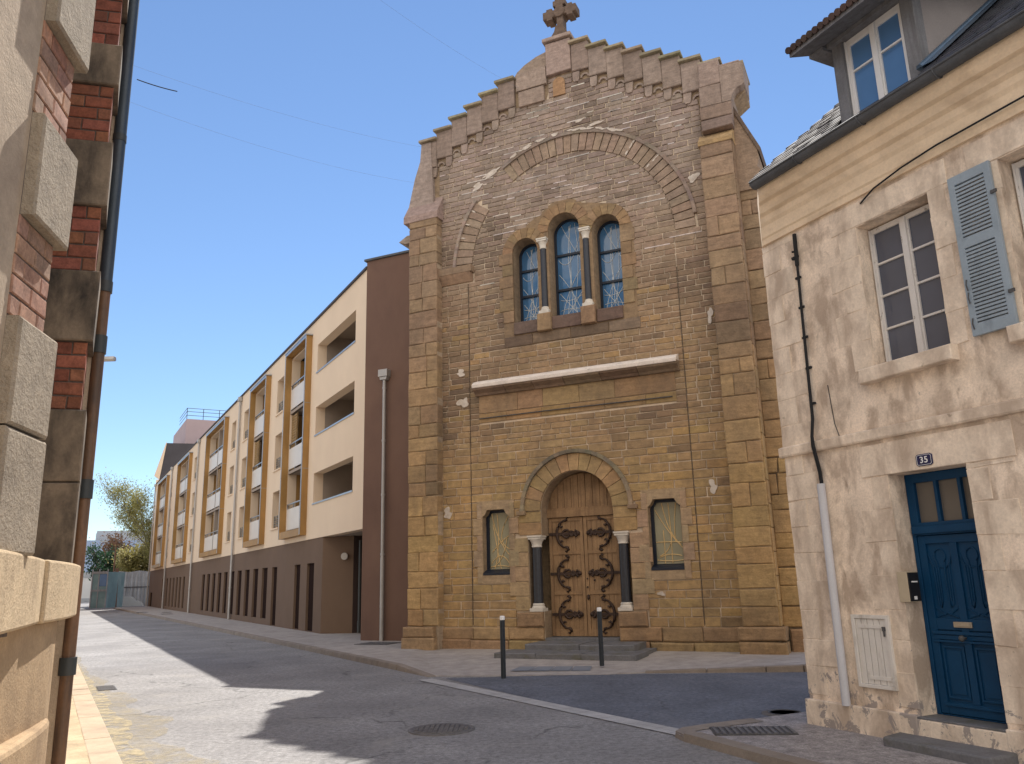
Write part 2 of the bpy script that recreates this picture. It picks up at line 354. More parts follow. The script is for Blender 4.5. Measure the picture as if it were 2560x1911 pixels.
def sidepoly(x0, x1, d=0):
    z0, z1 = SWZ; return [(x0-d,z0-d),(x1+d,z0-d),(x1+d,z1-.16),(x1+d-.07,z1-.1),(x1+d-.12,z1+d),(x0-d+.12,z1+d),(x0-d+.07,z1-.1),(x0-d,z1-.16)]
doorpoly = [(DX0,.3),(DX1,.3),(DX1,.88),(1.34,.88),(1.34,2.53),(DX1,2.53)]+arc(DCX, DZS, .85, 0, PI, 20)+[(DX0,2.53),(-1.03,2.53),(-1.03,.88),(DX0,.88)]
RT = [(.57,15.02),(1.02,14.76),(1.48,14.49),(1.91,14.27),(2.37,14.04),(2.82,13.80),(3.27,13.58),(3.72,13.34),(4.16,13.11),(4.65,12.87)]
LT = [(-.11,14.98),(-1.02,14.47),(-1.5,14.26),(-1.97,14.04),(-2.42,13.81),(-2.88,13.60),(-3.34,13.36),(-3.79,13.14)]
gable = [(-3.79,11.0)]
for i in range(len(LT)-1, 1, -1): gable += [(LT[i][0], LT[i][1]), (LT[i-1][0], LT[i][1])]
gable += [(-1.02,14.30),(-.95,14.40),(-.74,14.55),(-.42,14.69),(-.11,14.76),(-.11,14.98),(.57,15.02)]
for i in range(1, len(RT)): gable += [(RT[i-1][0], RT[i][1]), (RT[i][0], RT[i][1])]
gable += [(4.65,12.2),(4.24,11.9),(4.24,11.0)]
core = [(-3.79,0)]+[(4.24,0)]+gable[::-1]
def gtop(x):                                            # height of the stepped outline
    best = 0
    for i in range(len(RT)):
        a = RT[i-1][0] if i else -.11
        if a <= x <= RT[i][0]: return RT[i][1]
    for i in range(1, len(LT)):
        if LT[i][0] <= x <= LT[i-1][0]: return LT[i][1] if i > 1 else 14.4
    return 12.8
holes = [archpoly(a, b, WSILL, s) for a, b, s in WIN3]+[sidepoly(a, b) for a, b in SIDEW]+[doorpoly]
w = MB(); w.panel(core, holes, 0, .75, (.33,.24,.155)); w.build('wall_core', 'stone', church)
bed = [(-3.29,.3),(3.61,.3),(3.61,11.9)]+[(x/10, gtop(x/10)-1.12) for x in range(34, -33, -2) if gtop(x/10)-1.12 > 11.9]+[(-3.29,11.9)]
w = MB(); w.panel(bed, holes, -.005, -.001, back=False); w.build('mortar_bed', 'mortar', church)

WOUT = [(-1.5,7.02),(1.86,7.02),(1.86,9.6)]+arc(1.20,9.58,.62,0,PI*.42,6)+[(.90,10.3)]+arc(.14,9.85,.72,PI*.25,PI*.75,8)+arc(-.89,9.42,.60,PI*.52,PI,6)
EXCL = [WOUT, [(-2.22,5.25),(2.58,5.25),(2.58,6.2),(-2.22,6.2)], [(-1.38,.5),(1.68,.5),(1.68,2.53),(-1.38,2.53)], [(-1.25,2.53),(1.52,2.53),(1.52,3.08),(-1.25,3.08)],
        [(DCX-1.27,3.0),(DCX+1.27,3.0)]+arc(DCX,DZS,1.27,0,PI,24)]+[[(p-.14,1.5),(q+.14,1.5),(q+.14,3.38),(p-.14,3.38)] for p, q in SIDEW]
BA = (.25, 9.17, 2.60, 3.10)                             # big blind arch
def wall_iv(z):
    xl, xr = -3.30, 3.62
    iv = [(xl, xr)]
    # below the corbelled band
    if z > 12.2:
        xs = [x/50 for x in range(int(-3.3*50), int(3.62*50))]
        ok = [x for x in xs if gtop(x)-1.05 > z]
        if not ok: return []
        iv = [(min(ok), max(ok))]
    cx, cz, r0, r1 = BA; dz = z-cz
    if 0 <= dz < r1:
        o = math.sqrt(r1*r1-dz*dz); i = math.sqrt(max(0, r0*r0-dz*dz))
        iv = sub(iv, cx+i, cx+o)
        xs = [cx-o+.04*k for k in range(int((o-i)/.04)+1)]
        xs = [x for x in xs if not PI*.68 < math.atan2(dz, x-cx) < PI*.79]
        if xs:
            run = [xs[0]]
            for x in xs[1:]:
                if x-run[-1] > .06: iv = sub(iv, run[0], run[-1]); run = []
                run.append(x)
            iv = sub(iv, run[0], run[-1]+.03)
    if 8.88 < z < 9.2: iv = sub(iv, -3.34, -2.3)
    for P_ in EXCL:
        xs = []
        for (xa, za), (xb, zb_) in zip(P_, P_[1:]+P_[:1]):
            if (za-z)*(zb_-z) < 0: xs.append(xa+(xb-xa)*(z-za)/(zb_-za))
        xs.sort()
        for p, q in zip(xs[::2], xs[1::2]): iv = sub(iv, p+.02, q-.02)
    return iv
w = MB(); z = .55; row = 0
while z < 14.3:
    h = rnd.choice([.165,.18,.2,.19]) if z < 4.6 else rnd.choice([.125,.14,.15,.13])
    if z+h > 14.3: break
    row += 1
    for a, b in wall_iv(z+h/2):
        cuts = [a]
        for seam in (-2.47, 2.80):
            if a+.1 < seam < b-.1 and z < 9: cuts.append(seam)
        cuts.append(b)
        for ca, cb in zip(cuts, cuts[1:]):
            x = ca; first = True
            while x < cb-.01:
                L = rnd.uniform(.3, .68) if z < 4.6 else rnd.uniform(.24, .52)
                if first: L *= rnd.uniform(.45, 1); first = False
                if cb-(x+L) < .16: L = cb-x
                g = .0115
                w.stone(x+g, x+L-g, -.022-rnd.uniform(0, .014), .01, z+g, z+h-g, .007, .006, scol(x, z))
                x += L
            if z > 8.2 and ca == cuts[0]:                  # bright repointing in the upper joints
                for _ in range(int((b-a)*.9)):
                    if rnd.random() < min(.75, (z-7.5)/4):
                        l = rnd.uniform(.15, .8); xx = rnd.uniform(a, max(a+.01, b-l))
                        if xx+l < b: w.box(xx, xx+l, -.034, .0, z-.013, z+.011, var((.60,.53,.48), .12))
    z += h
w.box(-2.476,-2.464,-.03,.0,.6,8.85,(.13,.095,.065)); w.box(2.794,2.806,-.03,.0,.6,8.3,(.13,.095,.065))
w.build('front_wall', 'stone', church)

# big blind arch, voussoirs with a hood; a stretch on the left is missing
w = MB(); cx, cz, r0, r1 = BA; n = 44
for k in range(n):
    if k == int(n*.74): w.build('blind_arch', 'stone', church); w = MB()
    a0 = PI*k/n; a1 = PI*(k+1)/n; am = (a0+a1)/2
    if PI*.68 < am < PI*.79: continue
    g = .005
    w.wedge(cx, cz, r0, r1-.05, a0+g, a1-g, -.05-rnd.uniform(0,.015), .01, var(lerp(UP, MID, .5), .10, .03), 2)
w.build('blind_arch', 'stone', church)
for a0, a1 in ((.1, PI*.68), (PI*.79, PI*.99)):
    w = MB(); m = 22
    for k in range(m): w.wedge(cx, cz, r1-.05, r1+.03, a0+(a1-a0)*k/m, a0+(a1-a0)*(k+1)/m, -.10, .01, var(lerp(UP,DARK,.35 if a0 < 1 else 0), .08), 1)
    w.build('hood_mould', 'stone', church)
w = MB()
w.box(-3.34,-2.3,-.2,.01,9.12,9.30,var(MID)); w.prism_yz([(.01,9.12),(-.19,9.12),(-.05,8.9),(.01,8.9)], -3.32,-2.34, var(MID))
w.build('impost', 'stone', church, .01)
# patches of white mortar where stones were lost above the arch
w = MB()
def patch(cxx, czz, rx, rz, y=-.052, rot=0, n=22):
    w = MB()
    p = []
    f1, f2, f3 = (rnd.uniform(0, 6.3) for _ in range(3))
    for k in range(n):
        a = 2*PI*k/n; q = .8+.22*math.sin(2*a+f1)+.16*math.sin(3*a+f2)+.12*math.sin(5*a+f3)+rnd.uniform(-.05,.05); ex, ez = rx*q*math.cos(a), rz*q*math.sin(a)
        p.append((cxx+ex*math.cos(rot)-ez*math.sin(rot), czz+ex*math.sin(rot)+ez*math.cos(rot)))
    w.prism_xz(p, y, .0); w.build('mortar_patch', 'patchlime', church)
for a in (.36,.40,.44,.47,.52,.56,.60,.64): patch(cx+(r1+.04)*math.cos(PI*a), cz+(r1+.04)*math.sin(PI*a), rnd.uniform(.12,.24), rnd.uniform(.025,.05), -.115, PI*a+PI/2)
patch(-1.75,11.72,.36,.07,-.05,.42); patch(-2.15,11.45,.2,.09,-.05,.3); patch(1.1,12.35,.3,.035,-.05,.1); patch(.7,12.55,.2,.03,-.05,.2)
for a in (.22,.30): 
    for q in (.1,.3,.42): patch(cx+(r0+q)*math.cos(PI*a), cz+(r0+q)*math.sin(PI*a), .08,.022,-.07,PI*a)
for a in (.82,.86,.9): patch(cx+(r1-.1)*math.cos(PI*a), cz+(r1-.1)*math.sin(PI*a), .12,.02,-.07,PI*a)
patch(3.35,10.35,.14,.13,-.05); patch(3.45,7.05,.07,.2,-.05); patch(-2.7,6.55,.14,.1,-.05); patch(-2.65,5.8,.16,.16,-.05); patch(-3.1,3.15,.14,.14,-.05); patch(1.95,1.22,.12,.04,-.05); patch(3.2,3.35,.1,.16,-.05)

# stepped gable band with corbels and copings
w = MB(); cp = MB(); split_ = False
steps = []
for i in range(1, len(RT)): steps.append((RT[i-1][0], RT[i][0], RT[i][1], 1))
for i in range(2, len(LT)): steps.append((LT[i][0], LT[i-1][0], LT[i][1], -1))
for a, b, t, sd in steps:
    if sd < 0 and cp.f and not split_: cp.build('coping', 'stone', church, .012); cp = MB(); split_ = True
    if b < 4.3:
        cst = lerp(UP, DARK, rnd.uniform(0,.3))
        w.stone(a+.003, b-.003, -.10, .02, t-.84, t-.07, .018, .008, var(cst, .05, .01))
        xa, xb = (a, a+.2) if sd > 0 else (b-.2, b)
        w.prism_xz([(xa+.01,t-.85),(xb,t-.85)]+[(xb-.02,t-1.06),(xb-.05,t-1.12),(xa+.05,t-1.12),(xa+.01,t-1.06)], -.065, .02, var(UP, .08, .02))
        xm = (b-.12) if sd > 0 else (a+.12)                       # niche head between corbels
        ring = arc(xm, t-1.05, .12, 0, PI, 8)+arc(xm, t-1.05, .075, PI, 0, 8)
        w.prism_xz(ring, -.05, .02, var(UP, .08, .02))
    cp.box(a-(.03 if sd > 0 else .05), b+(.05 if sd > 0 else .03), -.2, .8, t-.07, t, var((.34,.29,.2), .2))
w.stone(-.10,.56,-.13,.02,14.0,14.9,.012,.006,var(UP)); w.stone(-.95,-.12,-.12,.02,13.8,14.3,.012,.006,var(UP)); w.stone(-.9,-.2,-.10,.02,13.35,13.78,.012,.006,var(UP))
w.prism_xz([(.04,13.4),(.36,13.4),(.36,13.75)]+arc(.2,13.75,.16,0,PI,10)+[(.04,13.75)], -.06, .02, var((.33,.2,.11)))
cp.build('coping', 'stone', church, .012); cp = MB(); cp.box(-.16,.62,-.2,.8,14.93,15.03, var(UP))
w.prism_xz([(-1.02,14.0),(-.11,14.0),(-.11,14.77),(-.42,14.70),(-.74,14.56),(-.95,14.41),(-1.02,14.31)], -.03, .76, var(UP,.05))
w.build('corbel_band', 'stone', church)
w = MB(); w.tube([(-.5,.2,14.70),(-.74,.2,14.58),(-.93,.2,14.45),(-1.03,.2,14.32),(-1.10,.2,14.26)], .035, 6); w.build('flashing', 'gutter', church); cp.build('coping', 'stone', church, .012)
# right-hand kneeler on its curved corbel
w = MB()
w.prism_xz([(4.17,12.80),(4.65,12.80),(4.70,12.74),(4.68,12.25),(4.60,12.2)]+[(4.60-.22*math.sin(a), 12.2-.3+.3*math.cos(a)) for a in (.3,.7,1.1,1.45)]+[(4.36,11.9),(4.17,11.9)], -.27, .5, var(UP, .04, .01))
w.stone(3.70,4.165,-.27,.4,12.42,13.03,.015,.008,var(UP,.06,.02)); w.stone(3.68,4.165,-.26,.4,11.9,12.41,.015,.008,var(UP,.06,.02)); w.stone(4.17,4.62,-.26,.4,12.81,12.86,.01,.004,var(UP))
w.stone(3.66,4.36,-.27,.5,11.58,11.89,.015,.008,var(lerp(UP,MID,.5),.1)); w.stone(3.66,4.35,-.26,.5,11.32,11.57,.015,.008,var(lerp(UP,DARK,.4),.1))
w.build('kneeler', 'stone', church)

# pilasters and side buttresses in big blocks
def blocks(w, x0, x1, yf, yb, z0, z1, hs, colf, split=0, right=False, left=False):
    z = z0
    while z < z1-.05:
        h = rnd.uniform(*hs)
        if z1-(z+h) < .18: h = z1-z
        sp = [x0, x1]
        if rnd.random() < split: sp = [x0, x0+(x1-x0)*rnd.uniform(.35,.65), x1]
        for a, b in zip(sp, sp[1:]):
            c = colf(a, z); e = rnd.uniform(0,.014)
            w.stone(a+.005, b-.005, yf-e, yb, z+.005, z+h-.005, .02, .012, c)
        z += h
pil = lambda x, z: var(lerp(lerp(GOLD, MID, min(1, max(0, (z-3)/5))), DARK, .7*min(1, max(0, mnoise.noise(Vector((x*.5, z*.7, 9)))*1.5+(.15 if z > 5 else -.1)))), .09, .03)
w = MB()
w.box(-4.04,-3.23,-.28,.75,.05,10.75,(.40,.31,.22)); blocks(w, -4.05,-3.22,-.31,-.05,.58,10.75,(.3,.5),pil,.75)
w.prism_yz([(-.34,10.72),(-.34,10.9),(.0,11.45),(.2,11.45),(.2,10.72)], -4.2,-3.18, var(UP))
w.prism_xz([(-4.31,10.9),(-4.2,11.2),(-4.0,12.05),(-3.83,12.55),(-3.79,13.05),(-3.5,13.05),(-3.42,11.2),(-3.42,10.7),(-4.2,10.7)], -.12, .6, var(UP, .05))
w.prism_xz([(-4.5,10.36),(-4.25,10.5),(-4.0,10.5),(-4.0,10.28),(-4.3,10.28)], -.1, .6, var(UP))
w.build('pilaster', 'stone', church, .006)
w = MB()
w.box(3.60,4.27,-.28,.75,.05,10.95,(.40,.31,.22)); blocks(w, 3.58,4.29,-.31,-.05,.58,10.95,(.32,.52),pil,.2)
w.prism_yz([(-.34,10.92),(-.34,11.02),(-.05,11.3),(.2,11.3),(.2,10.92)], 3.56,4.32, var(GOLD))
# return of the right corner
for i in range(22):
    z0 = .58+i*.47
    if z0 < 10.6:
        y = -.27
        for L in ((.5,.45,.6,.5,.5) if i % 2 else (.3,.55,.5,.6,.6)):
            c = pil(4.3, z0); w.add([(4.315,y+.006,z0+.006),(4.315,y+L-.006,z0+.006),(4.315,y+L-.006,z0+.464),(4.315,y+.006,z0+.464),
                   (4.27,y+.006,z0+.006),(4.27,y+L-.006,z0+.006),(4.27,y+L-.006,z0+.464),(4.27,y+.006,z0+.464)], [(0,1,2,3),(0,1,5,4),(1,2,6,5),(2,3,7,6),(3,0,4,7)], c); y += L
w.build('pilaster', 'stone', church, .006)
w = MB()
w.box(4.25,4.66,.12,1.2,.05,9.8,(.22,.17,.12)); blocks(w, 4.30,4.69,.08,.3,.55,9.85,(.3,.5),pil,.15)
w.prism_xz([(4.25,9.8),(4.76,9.8),(4.80,10.25),(4.74,10.32),(4.80,10.5),(4.77,10.85),(4.52,11.55),(4.36,11.9),(4.25,11.9)], .02, 1.2, lerp(UP,MID,.7))
w.prism_xz([(4.32,12.0),(4.86,10.72),(4.82,10.62),(4.28,11.9)], -.02, 1.25, var(DARK))
w.build('buttress', 'stone', church, .008)
# plinth
w = MB()
def rough(x0, x1, yf, yb, z0, z1): w.stone(x0+.004, x1-.004, yf-rnd.uniform(0,.02), yb, z0, z1, .03, .015, var(lerp((.31,.205,.12), GOLD, rnd.random()*.5), .15))
rough(-1.33,-.70,-.10,.02,.56,.87); rough(-4.14,-3.25,-.46,0,0.02,.33); rough(-4.10,-3.28,-.44,0,.34,.57)
x = -3.26
for L in (.75,.95,.9): rough(x, x+L, -.10,.02,.02,.28); x += L
x = -3.26
for L in (.8,.9,.86): rough(x, x+L, -.07,.02,.29,.55); x += L
w.build('plinth', 'stone', church); w = MB()
x = 1.02
for L in (.65,.9,1.02): rough(x, x+L, -.10,.02,.02,.26); x += L
x = 1.02
for L in (.9,.85,.82): rough(x, x+L, -.07,.02,.27,.55); x += L
rough(3.5,4.42,-.44,0,.02,.30); rough(3.5,4.40,-.40,0,.31,.57); rough(4.43,4.8,.02,.3,.02,.5)
rough(1.0,1.64,-.10,.02,.56,.87)
w.build('plinth', 'stone', church)

# triple window surround
w = MB()
w.panel(WOUT, [archpoly(a, b, WSILL, s) for a, b, s in WIN3], -.028, .02, (.27,.185,.11))
for a, b, s in WIN3:                                      # voussoirs round each head
    c, r = (a+b)/2, (b-a)/2
    for k in range(9): w.wedge(c, s, r+.005, r+.27, PI*k/9+.01, PI*(k+1)/9-.01, -.045-rnd.uniform(0,.008), .02, var((.29,.19,.105), .12), 2)
z = 7.64; k = 0
while z < 9.3:
    h = .3; d = .09*(k % 2)
    w.stone(-1.5-d, -1.225, -.055, .02, z, z+h-.012, .008, .004, var((.28,.19,.11), .14)); w.stone(1.545, 1.80+d, -.055, .02, z, z+h-.012, .008, .004, var((.28,.19,.11), .14))
    z += h; k += 1
for a, b in ((-1.5,-.75),(-.75,.22),(.22,1.15),(1.15,1.9)): w.stone(a+.006, b-.006, -.05, .02, 7.02, 7.27, .012, .006, var(lerp(DARK, MID, .3), .25))
w.build('window_surround', 'stone', church)
w = MB()
for a, b, s in WIN3: w.stone(a+.03 if a > -1 else a, b-.03, -.08, .38, 7.30, WSILL, .012, .006, var(DARK, .2)); 
w.build('window_sill', 'stone', church)
for c in (-.40,.70): w = MB(); w.stone(c-.17, c+.17, -.17, .02, 7.28, 7.70, .012, .005, var((.28,.19,.11))); w.build('column_pedestal', 'stone', church)
def column(x, y, z0, z1, r, cw):
    w = MB(); w.lathe(x, y, [(r*1.06,z0+.16),(r*1.04,z0+.4),(r,z1-.2)], 20); sh = w.build('column', 'darkcol', church)
    w = MB(); w.lathe(x, y, [(r*1.0,z1-.26),(r*1.15,z1-.25),(r*1.15,z1-.235),(r*1.05,z1-.22),(r*1.2,z1-.15),(r*1.55,z1-.085)], 20)
    w.box(x-cw,x+cw,y-cw,y+cw,z1-.085,z1-.04); w.box(x-cw*1.1,x+cw*1.1,y-cw*1.1,y+cw*1.1,z1-.038,z1); w.build('capital', 'whitestone', sh, .005)
    w = MB(); w.box(x-cw*1.02,x+cw*1.02,y-cw*1.02,y+cw*1.02,z0,z0+.07); w.lathe(x, y, [(cw*.98,z0+.071),(cw*1.0,z0+.09),(cw*.85,z0+.115),(r*1.2,z0+.13),(r*1.3,z0+.15),(r*1.1,z0+.175)], 20); w.build('base', 'whitestone', sh, .006)
column(-.40,-.03,7.70,9.62,.075,.125); column(.70,-.03,7.70,9.66,.075,.125)
column(-.86,.06,.88,2.53,.105,.155); column(1.17,.06,.88,2.53,.105,.155)

def tracery(x0, x1, z0, z1, y, curves, r, mname, parent, clip):
    w = MB()
    for cv in curves:
        pts = [];
        for i in range(15):
            t = i/14; p = [(1-t)**2*a+2*t*(1-t)*b+t*t*c for a, b, c in zip(*cv)]
            X, Z = x0+p[0]*(x1-x0), z0+p[1]*(z1-z0)
            if clip(X, Z): pts.append((X, y, Z))
            else:
                if len(pts) > 2: w.tube(pts, r, 5)
                pts = []
        if len(pts) > 2: w.tube(pts, r, 5)
    w.build('tracery', mname, parent)
TR = [((.1,0),(.4,.35),(.95,.5)),((.9,0),(.5,.3),(.05,.45)),((.3,0),(.6,.5),(.45,1)),((.7,0),(.2,.6),(.6,1)),((0,.08),(.5,.12),(1,.06)),((0,.2),(.5,.14),(1,.24)),((.05,.6),(.5,.4),(.95,.9)),((.95,.55),(.6,.7),(.2,.95)),((0,.28),(.5,.1),(.8,0)),((.2,0),(.5,.1),(1,.3)),((.55,.1),(.9,.5),(.7,.95)),((.5,0),(.48,.5),(.5,1))]
for a, b, s in WIN3:
    r = (b-a)/2; c = (a+b)/2; y = .36
    w = MB(); o = archpoly(a-.02, b+.02, WSILL, s); i = archpoly(a+.055, b-.055, WSILL+.05, s)
    w.panel(o, [i], y, y+.08)
    for zz in (WSILL+.75, WSILL+1.42+(s-9.42)*.6): w.box(a+.03, b-.03, y-.005, y+.06, zz, zz+.055)
    f = w.build('window', 'navy', church)
    w = MB(); w.prism_xz(archpoly(a+.04, b-.04, WSILL+.03, s), y+.05, y+.07); w.build('pane', 'skytintglass', f)
    tracery(a+.05, b-.05, WSILL+.05, s+r, y+.045, TR, .0075, 'came', f, lambda X, Z: (Z < s and a+.05 < X < b-.05) or (math.hypot(X-c, Z-s) < r-.05 and Z >= s))
# side windows
TR2 = [[((.1,1),(.3,.5),(1,.2)),((.35,1),(.5,.4),(.2,0)),((.9,.95),(.2,.5),(.9,.35)),((.1,.3),(.5,.5),(.95,.6)),((.05,.1),(.6,.4),(1,.0)),((.5,0),(.3,.4),(.15,.8)),((.2,.05),(.7,.2),(.8,.55)),((0,.03),(.5,.08),(1,.02))],
       [((.02,.9),(.4,.55),(1,.25)),((.3,1),(.45,.5),(.95,.3)),((.85,1),(.7,.6),(.75,.35)),((.1,.12),(.6,.2),(.62,.5)),((.0,.35),(.5,.36),(1,.34)),((.55,1),(.6,.5),(.58,0)),((.1,.1),(.5,.18),(.95,.12)),((.3,0),(.32,.3),(.3,.55)),((0,.06),(.5,.02),(1,.05))]]
for q, (a, b) in enumerate(SIDEW):
    y = .16
    w = MB(); w.panel(sidepoly(a, b, .02), [[(a+.07,SWZ[0]+.1),(b-.05,SWZ[0]+.1),(b-.05,SWZ[1]-.17),(b-.14,SWZ[1]-.06),(a+.14,SWZ[1]-.06),(a+.07,SWZ[1]-.17)]], y, y+.07)
    w.prism_yz([(-.05,SWZ[0]-.03),(-.05,SWZ[0]+.02),(.16,SWZ[0]+.1),(.16,SWZ[0]-.03)], a+.0, b-.0)
    f = w.build('window', 'navy', church)
    w = MB(); w.box(a+.05, b-.03, y+.045, y+.06, SWZ[0]+.06, SWZ[1]-.03); w.build('pane', 'greenglass', f)
    tracery(a+.08, b-.06, SWZ[0]+.11, SWZ[1]-.08, y+.04, TR2[q], .011, 'goldcame', f, lambda X, Z: True)
for a, b in SIDEW:                                        # ashlar round the side windows and door jambs
    w = MB(); c = (a+b)/2
    o = [(a-.14,1.5),(b+.14,1.5),(b+.14,3.38),(a-.14,3.38)]
    w.panel(o, [sidepoly(a, b)], -.042, .02, (.38,.275,.17))
    k = 0; z = 1.52
    while z < 3.2:
        d = .1*(k % 2); h = .36
        w.stone(a-.14-d, a-.01, -.052, .01, z, z+h-.012, .008, .003, var((.39,.28,.175), .07)); w.stone(b+.01, b+.14+d, -.052, .01, z, z+h-.012, .008, .003, var((.39,.28,.175), .07)); z += h; k += 1
    w.build('ashlar', 'stone', church)
def door_jamb(x, sg):
    w = MB(); z = .9; k = 0
    while z < 2.5:
        p, q = sorted((x, x+sg*(.335+.14*(k % 2)))); w.stone(p, q, -.05, .01, z, z+.308, .008, .004, var((.39,.275,.16), .09)); z += .32; k += 1
    return w
w = door_jamb(-1.035, -1)
w.stone(-1.25,-.705,-.035,.01,2.55,2.82,.01,.004,var(GOLD)); w.stone(-1.25,-.705,-.035,.01,2.83,3.07,.01,.004,var(GOLD))
w.build('door_jamb', 'stone', church); w = door_jamb(1.345, 1)
w.stone(1.005,1.52,-.035,.01,2.55,2.82,.01,.004,var(GOLD)); w.stone(1.005,1.52,-.035,.01,2.83,3.07,.01,.004,var(GOLD))
w.build('door_jamb', 'stone', church)
# ledge and ashlar panel
w = MB()
xs = [-2.28,-1.45,-.72,.05,.93,1.8,2.7]
for a, b in zip(xs, xs[1:]): w.prism_yz([(.01,5.9),(-.10,5.9),(-.14,5.95),(-.28,6.02),(-.30,6.1),(.01,6.14)], a+.004, b-.004, var(lerp(DARK, MID, .5), .2))
w.build('cornice', 'stone', church, .006)
w = MB(); w.prism_yz([(.01,6.08),(-.315,6.06),(-.325,6.14),(-.24,6.21),(.01,6.30)], -2.27, 2.69); w.build('cornice_cap', 'lead', church, .01)
w = MB()
xs = [-2.22,-1.2,-.55,.35,1.2,2.58]
for a, b in zip(xs, xs[1:]): w.stone(a+.003, b-.003, -.04, .01, 5.48, 5.90, .006, .002, var((.33,.22,.12), .08))
xs = [-2.22,-1.5,-.6,.1,.95,1.9,2.58]
for a, b in zip(xs, xs[1:]): w.stone(a+.003, b-.003, -.035, .01, 5.25, 5.46, .006, .002, var((.34,.22,.105), .12))
w.build('inscription_panel', 'stone', church)
w = MB(); w.tube([(-2.2,-.06,5.35),(-.5,-.06,5.36),(2.5,-.06,5.35)], .014, 6); w.build('lead_flashing', 'castiron', church)
# door arch
w = MB()
for k in range(13): w.wedge(DCX, DZS, .855, 1.235, PI*k/13+.006, PI*(k+1)/13-.006, -.06-rnd.uniform(0,.008), .01, var((.37,.25,.125), .1), 3)
w.build('door_arch', 'stone', church)
w = MB()
for k in range(26): w.wedge(DCX, DZS, 1.24, 1.325, PI*k/26, PI*(k+1)/26, -.13, .01, var(lerp((.33,.26,.17), (.12,.11,.085), max(0, math.sin(PI*(k+.5)/26))*rnd.uniform(.5,1)), .1), 1)
w.box(-1.27,-1.06,-.13,.01,3.0,3.09,var(MID)); w.box(1.36,1.57,-.13,.01,3.0,3.09,var(MID))
w.build('hood_mould', 'stone', church, .006)
# doors
Y = .38
w = MB()
w.prism_xz([(DX0,3.02),(DX1,3.02)]+arc(DCX, DZS-.02, .86, 0, PI, 18), Y+.03, Y+.08)
for k in range(9):
    a = -.62+k*.172; b = a+.165; zt = DZS+math.sqrt(max(.01, .84**2-(max(abs(a-DCX), abs(b-DCX)))**2)); w.box(a, b, Y-.0, Y+.03, 3.1, min(zt, 3.9))
w.box(DX0+.0,DX1-.0,Y-.05,Y+.05,2.93,3.1); w.box(DX0,DX1,Y-.03,Y+.04,3.1,3.14)
w.build('door_transom', 'oak', church, .006)
def leaf(x0, x1):
    w = MB(); w.box(x0, x1, Y+.03, Y+.09, .33, 2.93)
    n = 6; pw = (x1-x0-.16)/n
    for k in range(n): w.box(x0+.08+k*pw+.003, x0+.08+(k+1)*pw-.003, Y+.018, Y+.03, .36, 2.9)
    for a, b in ((x0+.004,x0+.08),(x1-.08,x1-.004)): w.box(a, b, Y-.005, Y+.029, .335, 2.92)
    for a, b in ((.335,.48),(1.22,1.30),(2.1,2.18),(2.84,2.92)): w.box(x0+.081, x1-.081, Y-.003, Y+.029, a, b)
    return w.build('door', 'oak', church, .004)
def hinge(door, x, z, s):
    w = MB(); y = Y-.012
    w.box(min(x,x+s*.66), max(x,x+s*.66), y-.014, y, z-.03, z+.03)
    A_ = [R(-80+i*13.33) for i in range(13)]
    w.tube([(x+s*(.18+.24*(1-math.cos(a))), y, z+.31*math.sin(a)) for a in A_], [.013,.021,.025,.028,.031,.033,.033,.033,.031,.028,.025,.021,.013], 7)
    for sg in (-1,1):
        w.tube([(x+s*.37, y, z+sg*.29),(x+s*.43, y, z+sg*.31),(x+s*.45, y, z+sg*.36),(x+s*.41, y, z+sg*.40),(x+s*.37, y, z+sg*.38)], [.025,.034,.03,.026,.014], 7)
        w.tube([(x+s*.24, y, z+sg*.2),(x+s*.29, y, z+sg*.15),(x+s*.33, y, z+sg*.17)], [.022,.026,.016], 6)
        w.tube([(x+s*.30, y, z),(x+s*.37, y, z+sg*.075),(x+s*.44, y, z+sg*.085),(x+s*.48, y, z+sg*.05)], [.024,.03,.026,.018], 6)
        w.tube([(x+s*.48, y, z),(x+s*.53, y, z+sg*.05),(x+s*.58, y, z+sg*.04)], [.02,.026,.018], 6); w.tube([(x+s*.60, y, z),(x+s*.64, y, z+sg*.065),(x+s*.70, y, z+sg*.03)], [.024,.03,.02], 6)
    w.lathe(x+s*.70, y, [(.001,z-.05),(.04,z-.03),(.048,z),(.04,z+.03),(.001,z+.05)], 8)
    w.build('hinge', 'iron', door)
dl = leaf(DX0+.01, DCX-.003); dr = leaf(DCX+.003, DX1-.01)
for z in (.80,1.68,2.56): hinge(dl, DX0+.03, z, 1); hinge(dr, DX1-.03, z, -1)
w = MB(); w.lathe(DCX+.06, Y-.02, [(.001,1.1),(.03,1.12),(.03,1.2),(.001,1.22)], 8); w.lathe(DCX+.05, Y-.02, [(.001,1.36),(.018,1.37),(.018,1.39),(.001,1.4)], 8); w.lathe(DCX+.22, Y-.02, [(.001,1.5),(.022,1.51),(.022,1.54),(.001,1.55)], 8); w.lathe(DCX+.05, Y-.02, [(.001,1.54),(.016,1.55),(.016,1.57),(.001,1.58)], 8); w.build('handle', 'iron', dr)
w = MB(); w.box(DX0,DX1,-.02,.7,.02,.325); w.build('threshold', 'slate', church, .01)
w = MB(); w.stone(-.78,.42,-.95,.0,.02,.27,.02,.006); w.stone(.425,1.58,-.95,.0,.02,.27,.02,.006); w.build('step', 'slate', church)
w = MB()
for a, b in ((-1.1,-.2),(-.195,.75),(.755,1.85)): w.stone(a, b, -1.75, -.9, .02, .16, .015, .004)
w.box(-.75,1.8,-.9,-.1,.02,.15); w.build('step', 'slate', church)
